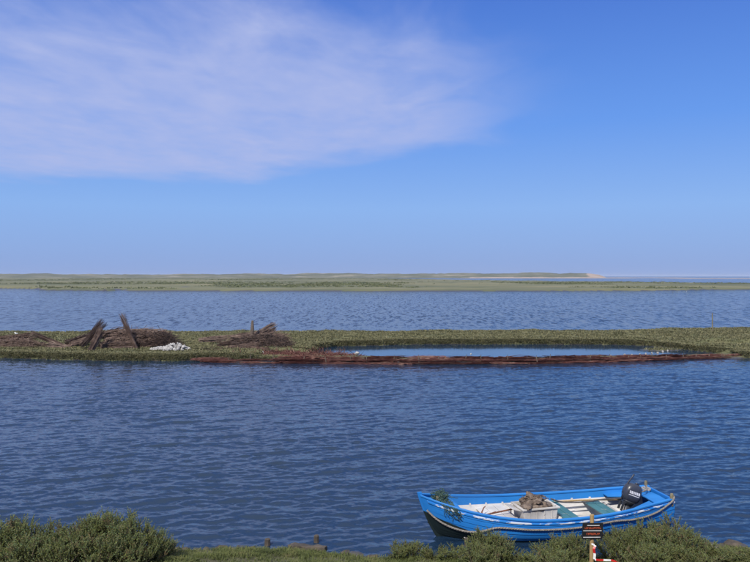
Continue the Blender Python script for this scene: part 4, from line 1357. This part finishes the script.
def twig_heap(name, px, py, D, sx, sy, sz, n, mat, label, seed):
    """loose crooked twigs heaped over the bundles, nobody could count them"""
    g = np.random.default_rng(seed); c = at(px, py, D); m = Mesh()
    for i in range(n):
        a, r = g.random() * 6.283, math.sqrt(g.random())
        p = c + Vector((math.cos(a) * r * sx, math.sin(a) * r * sy, sz * (1 - r ** 2) * g.random()))
        d = Vector((g.normal(0, 1) + .4, g.normal(0, .5), g.normal(0, .28))).normalized()
        L = .4 + .9 * g.random()
        m.tube([p - d * L / 2, p + Vector((g.normal(0, .05), g.normal(0, .05), g.normal(0, .05))), p + d * L / 2], [.016, .013, .005], 3, cap=False)
    o = m.build(name, M[mat])
    return tag(o, label, 'brushwood', kind='stuff')


M['dead'] = brush('dark_dead_brush', [(0.0, (0.025, 0.018, 0.016)), (0.6, (0.06, 0.042, 0.036)), (1.0, (0.11, 0.075, 0.06))])
twig_heap('loose_brushwood', 138, 347, 48.6, 2.6, 1.2, 1.25, 1500, 'brush', 'loose twigs heaped over the big brushwood pile', 401)
twig_heap('loose_brushwood', 163, 345, 48.6, 1.0, .8, .85, 700, 'dead', 'darker loose twigs at the right end of the big pile', 402)
twig_heap('loose_brushwood', 262, 348, 48.9, 2.2, 1.2, 1.0, 1500, 'dead', 'loose dark twigs heaped over the right brushwood pile', 403)
twig_heap('loose_brushwood', 15, 348, 48.8, 2.6, 1.0, .65, 900, 'brush', 'loose twigs over the left brushwood heap', 404)
twig_heap('loose_brushwood', 288, 357, 45.9, 4.6, 1.7, .22, 3400, 'brush_red', 'flat mat of reddish twigs between the right pile and the lagoon', 405)
twig_heap('loose_brushwood', 240, 353, 47.0, 2.2, .8, .25, 500, 'brush', 'flat scatter of grey twigs below the right pile', 406)

# brushwood barrier: bundles staked in a line along the channel side of the lagoon
bar_base = outline([(188, 361.8), (240, 363.2), (300, 363.8), (420, 364.6), (540, 364.0), (620, 362), (700, 359), (748, 357.6)])
bar = empty('brushwood_barrier', (0, 43, 0))
tag(bar, 'long low red-brown barrier of staked brushwood bundles closing off the lagoon', 'barrier')
off = Vector((0, 43, 0))
bx0, bx1 = at_z(190, 361, 0).x, at_z(742, 358, 0).x
rows = [(0.00, .04, 1.0), (0.12, .22, .9), (.42, .08, 1.05), (.40, .27, .75)]
for dy_, z_, ft in rows:
    x = bx0 + random.random() * .8
    while x < bx1:
        L = 2.3 + random.random() * .9
        t_ = (x - bx0) / (bx1 - bx0)
        sh = 1.0 - .62 * sstep(np.array(t_), .55, 1.0)              # the barrier thins out to the right
        if not (sh < .62 and (z_ > .3 or dy_ > .4)) and not (t_ < .13 and (z_ > .25 or dy_ > .41)):
            a_ = Vector((x, float(bar_base(x)) + dy_, z_ * sh + random.gauss(0, .02)))
            b_ = Vector((min(x + L, bx1 + .5), float(bar_base(x + L)) + dy_ + random.gauss(0, .04), z_ * sh + random.gauss(0, .02)))
            if t_ < .13: ft = ft * .62; a_.z *= .6; b_.z *= .8
            if random.random() < .5: a_, b_ = b_, a_
            put_bundle(B_RED[random.randrange(5)], a_ - off, b_ - off, None, None, parent=bar, fat=ft * (.45 + .55 * float(sh)))
        x += L - .35
x = bx0 + .4
stake_me = Mesh().tube([(0, 0, -.6), (0, 0, .0), (.01, 0, .12)], [.03, .028, .022], 6)
so = stake_me.build('stake', M['stake']); sme = so.data; bpy.data.objects.remove(so)
while x < bx1:
    t_ = (x - bx0) / (bx1 - bx0)
    sh = float(1.0 - .62 * sstep(np.array(t_), .55, 1.0)) * (.55 if t_ < .1 else 1)
    o = link('stake', sme, bar)
    o.location = Vector((x, float(bar_base(x)) + .25 + random.gauss(0, .08), (.34 * sh + random.random() * .08))) - off
    o.rotation_euler = (random.gauss(0, .12), random.gauss(0, .12), 0)
    x += .8 + random.random() * 1.0

# heap of white stones
sh_c = at(170, 351, 46.6)
hp_ = empty('stone_heap', (sh_c.x, sh_c.y, float(spit_height(np.array([sh_c.x]), np.array([sh_c.y]))[0])))
tag(hp_, 'heap of white stones on the spit beside the big brushwood pile', 'stones')
rocks = []
for i in range(6):
    ro = lumpy('stone', (0, 0, 0), (.14, .12, .10), 500 + i, M['stone'], sub=2, rough=.55); rocks.append(ro.data); bpy.data.objects.remove(ro)
g = np.random.default_rng(77)
for i in range(240):
    a, r = g.random() * 6.283, math.sqrt(g.random())
    lean = math.cos(a) * r
    o = link('stone', rocks[i % 6], hp_)
    o.location = (lean * 1.25, math.sin(a) * r * .55, max(0, (.20 + .30 * sstep(np.array(lean), -.5, .6)) * (1 - r * r)) * (.35 + .65 * g.random()) + .05)
    o.rotation_euler = tuple(g.random(3) * 6.28); k = .42 + .42 * g.random(); o.scale = (k, k, k)
# pale stones scattered along the lagoon side of the barrier
for i, (px, py) in enumerate([(357, 357.5), (471, 358.6), (588, 356.6), (597, 356.2), (604, 356.4), (611, 355.8), (618, 355.9), (625, 355), (632, 354.9), (640, 354), (646, 354.2), (652, 353.0), (658, 352.6), (663, 351.6), (668, 350.6), (671, 349.2)]):
    p = at_z(px, py, .03)
    o = link('pale_stone', rocks[i % 6]); k = 1.0 if i == 0 else .35 + .3 * random.random()
    o.location = (p.x, p.y, .03 if i > 1 else .30); o.scale = (k, k, k); o.rotation_euler = (i, i * 2.1, i * .7)
    if i == 0: tag(o, 'single larger white stone on the red barrier at the lagoon left end', 'stone')
    elif i == 1: tag(o, 'single small white stone on the barrier below the lagoon middle', 'stone')
    else: tag(o, ORD[i - 2] + ' pale stone from the left in the curved row at the lagoon right end', 'stone', 'row of pale stones in the lagoon')
# thin marker pole on the right of the spit
b0 = at(712.7, 329, 60.0); t0 = at(712.4, 313, 60.0)
b0.z = min(b0.z, float(spit_height(np.array([b0.x]), np.array([b0.y]))[0]) - .1)
m = Mesh(); m.tube([b0, b0.lerp(t0, .5), t0], [.05, .045, .035], 6)
tag(m.build('marker_pole', M['bitt']), 'thin upright marker pole on the right of the spit', 'pole')
# forked pale stick on the red mat
m = Mesh(); f0 = at(265.5, 356.5, 45.6)
m.tube([f0, f0 + Vector((-.10, 0, .18)), f0 + Vector((-.18, .02, .34))], [.03, .026, .015], 5)
m.tube([f0 + Vector((-.06, 0, .12)), f0 + Vector((.10, .0, .06)), f0 + Vector((.20, .02, -.03))], [.026, .022, .015], 5)
tag(m.build('forked_stick', M['box']), 'pale forked stick lying on the reddish brush near the right pile', 'stick')
# little orange float at the left end of the barrier
fl = at(193, 355.5, 45.6); m = Mesh()
m.tube([fl + Vector((0, 0, -.12)), fl + Vector((0, 0, -.06)), fl + Vector((0, 0, .04)), fl + Vector((0, 0, .10))], [.03, .075, .07, .02], 8)
tag(m.build('net_float', M['float'], None, smooth=True), 'small orange float at the left end of the red barrier', 'float')


# gulls
def gull(name_loc, rz, label):
    root = empty('gull', name_loc, rz); root.scale = (.72, .72, .72); tag(root, label, 'gull', 'gulls resting by the far channel')
    loft([(-.30, 0, .13, .005, .02, 1), (-.2, 0, .13, .02, .05, 1)], 'x', M['gull'], root) if False else None
    m = Mesh(); n = 10; rings = [(-.30, .14, .012, .035), (-.22, .13, .05, .05), (-.08, .11, .095, .085), (.08, .12, .10, .09), (.17, .17, .06, .06), (.20, .23, .045, .05), (.24, .255, .042, .042), (.29, .25, .02, .02), (.345, .24, .006, .008)]
    vs_ = []
    for x, z, ry, rz_ in rings:
        for k in range(n):
            a_ = 6.2832 * k / n; vs_.append((x, math.cos(a_) * ry, z + math.sin(a_) * rz_))
    fs = [tuple(range(n)), tuple((len(rings)-1)*n + k for k in range(n))[::-1]]
    for i in range(len(rings)-1):
        for k in range(n): fs.append((i*n+k, i*n+(k+1) % n, (i+1)*n+(k+1) % n, (i+1)*n+k))
    m.add(vs_, fs).build('body', M['gull'], root, smooth=True)
    for s in (1, -1):
        Mesh().add([(.10, s*.10, .17), (.02, s*.112, .10), (-.22, s*.07, .12), (-.36, s*.02, .16), (-.15, s*.07, .20), (.10, s*.125, .155), (.02, s*.127, .095), (-.22, s*.085, .115), (-.36, s*.03, .15), (-.15, s*.085, .20)], [(0, 1, 2, 3, 4), (9, 8, 7, 6, 5)] + [(i, (i+1) % 5, 5 + (i+1) % 5, 5 + i) for i in range(5)]).build('wing', M['gull_grey'], root)
for px, py, z, lab in ((686.5, 291.8, -.05, 'white gull floating on the far channel near the right'), (691.5, 289.3, .30, 'white gull at the far marsh edge near the right'), (746, 291.8, -.05, 'white gull floating on the far channel at the right picture edge')):
    p = at_z(px, py, max(z, 0)); p.z = z
    gull(p, random.random() * 3, lab)
p = at(16, 331.5, 58); p.z = float(spit_height(np.array([p.x]), np.array([p.y]))[0])
gull(p, 2.6, 'white gull standing on the far side of the spit at the left')

# tidy: remove shrub prototypes that were not placed
for i, r_ in enumerate(shrub_protos):
    if i not in used:
        for ch in list(r_.children): bpy.data.objects.remove(ch)
        bpy.data.objects.remove(r_)

# ------------------------------------------------------------------ sea air
hm = bpy.data.materials.new('sea_air'); hm.use_nodes = True
hm.node_tree.nodes.clear()
ho_ = hm.node_tree.nodes.new('ShaderNodeOutputMaterial')
hv = hm.node_tree.nodes.new('ShaderNodeVolumePrincipled')
hv.inputs['Color'].default_value = (0.72, 0.82, 1.0, 1)
hv.inputs['Density'].default_value = 0.00007
hm.node_tree.links.new(hv.outputs[0], ho_.inputs['Volume'])
hz = Mesh().box((0, 7470, 10), (31000, 15200, 26)).build('haze', hm)
tag(hz, 'thin pale blue sea haze over the whole scene', 'haze', kind='stuff')
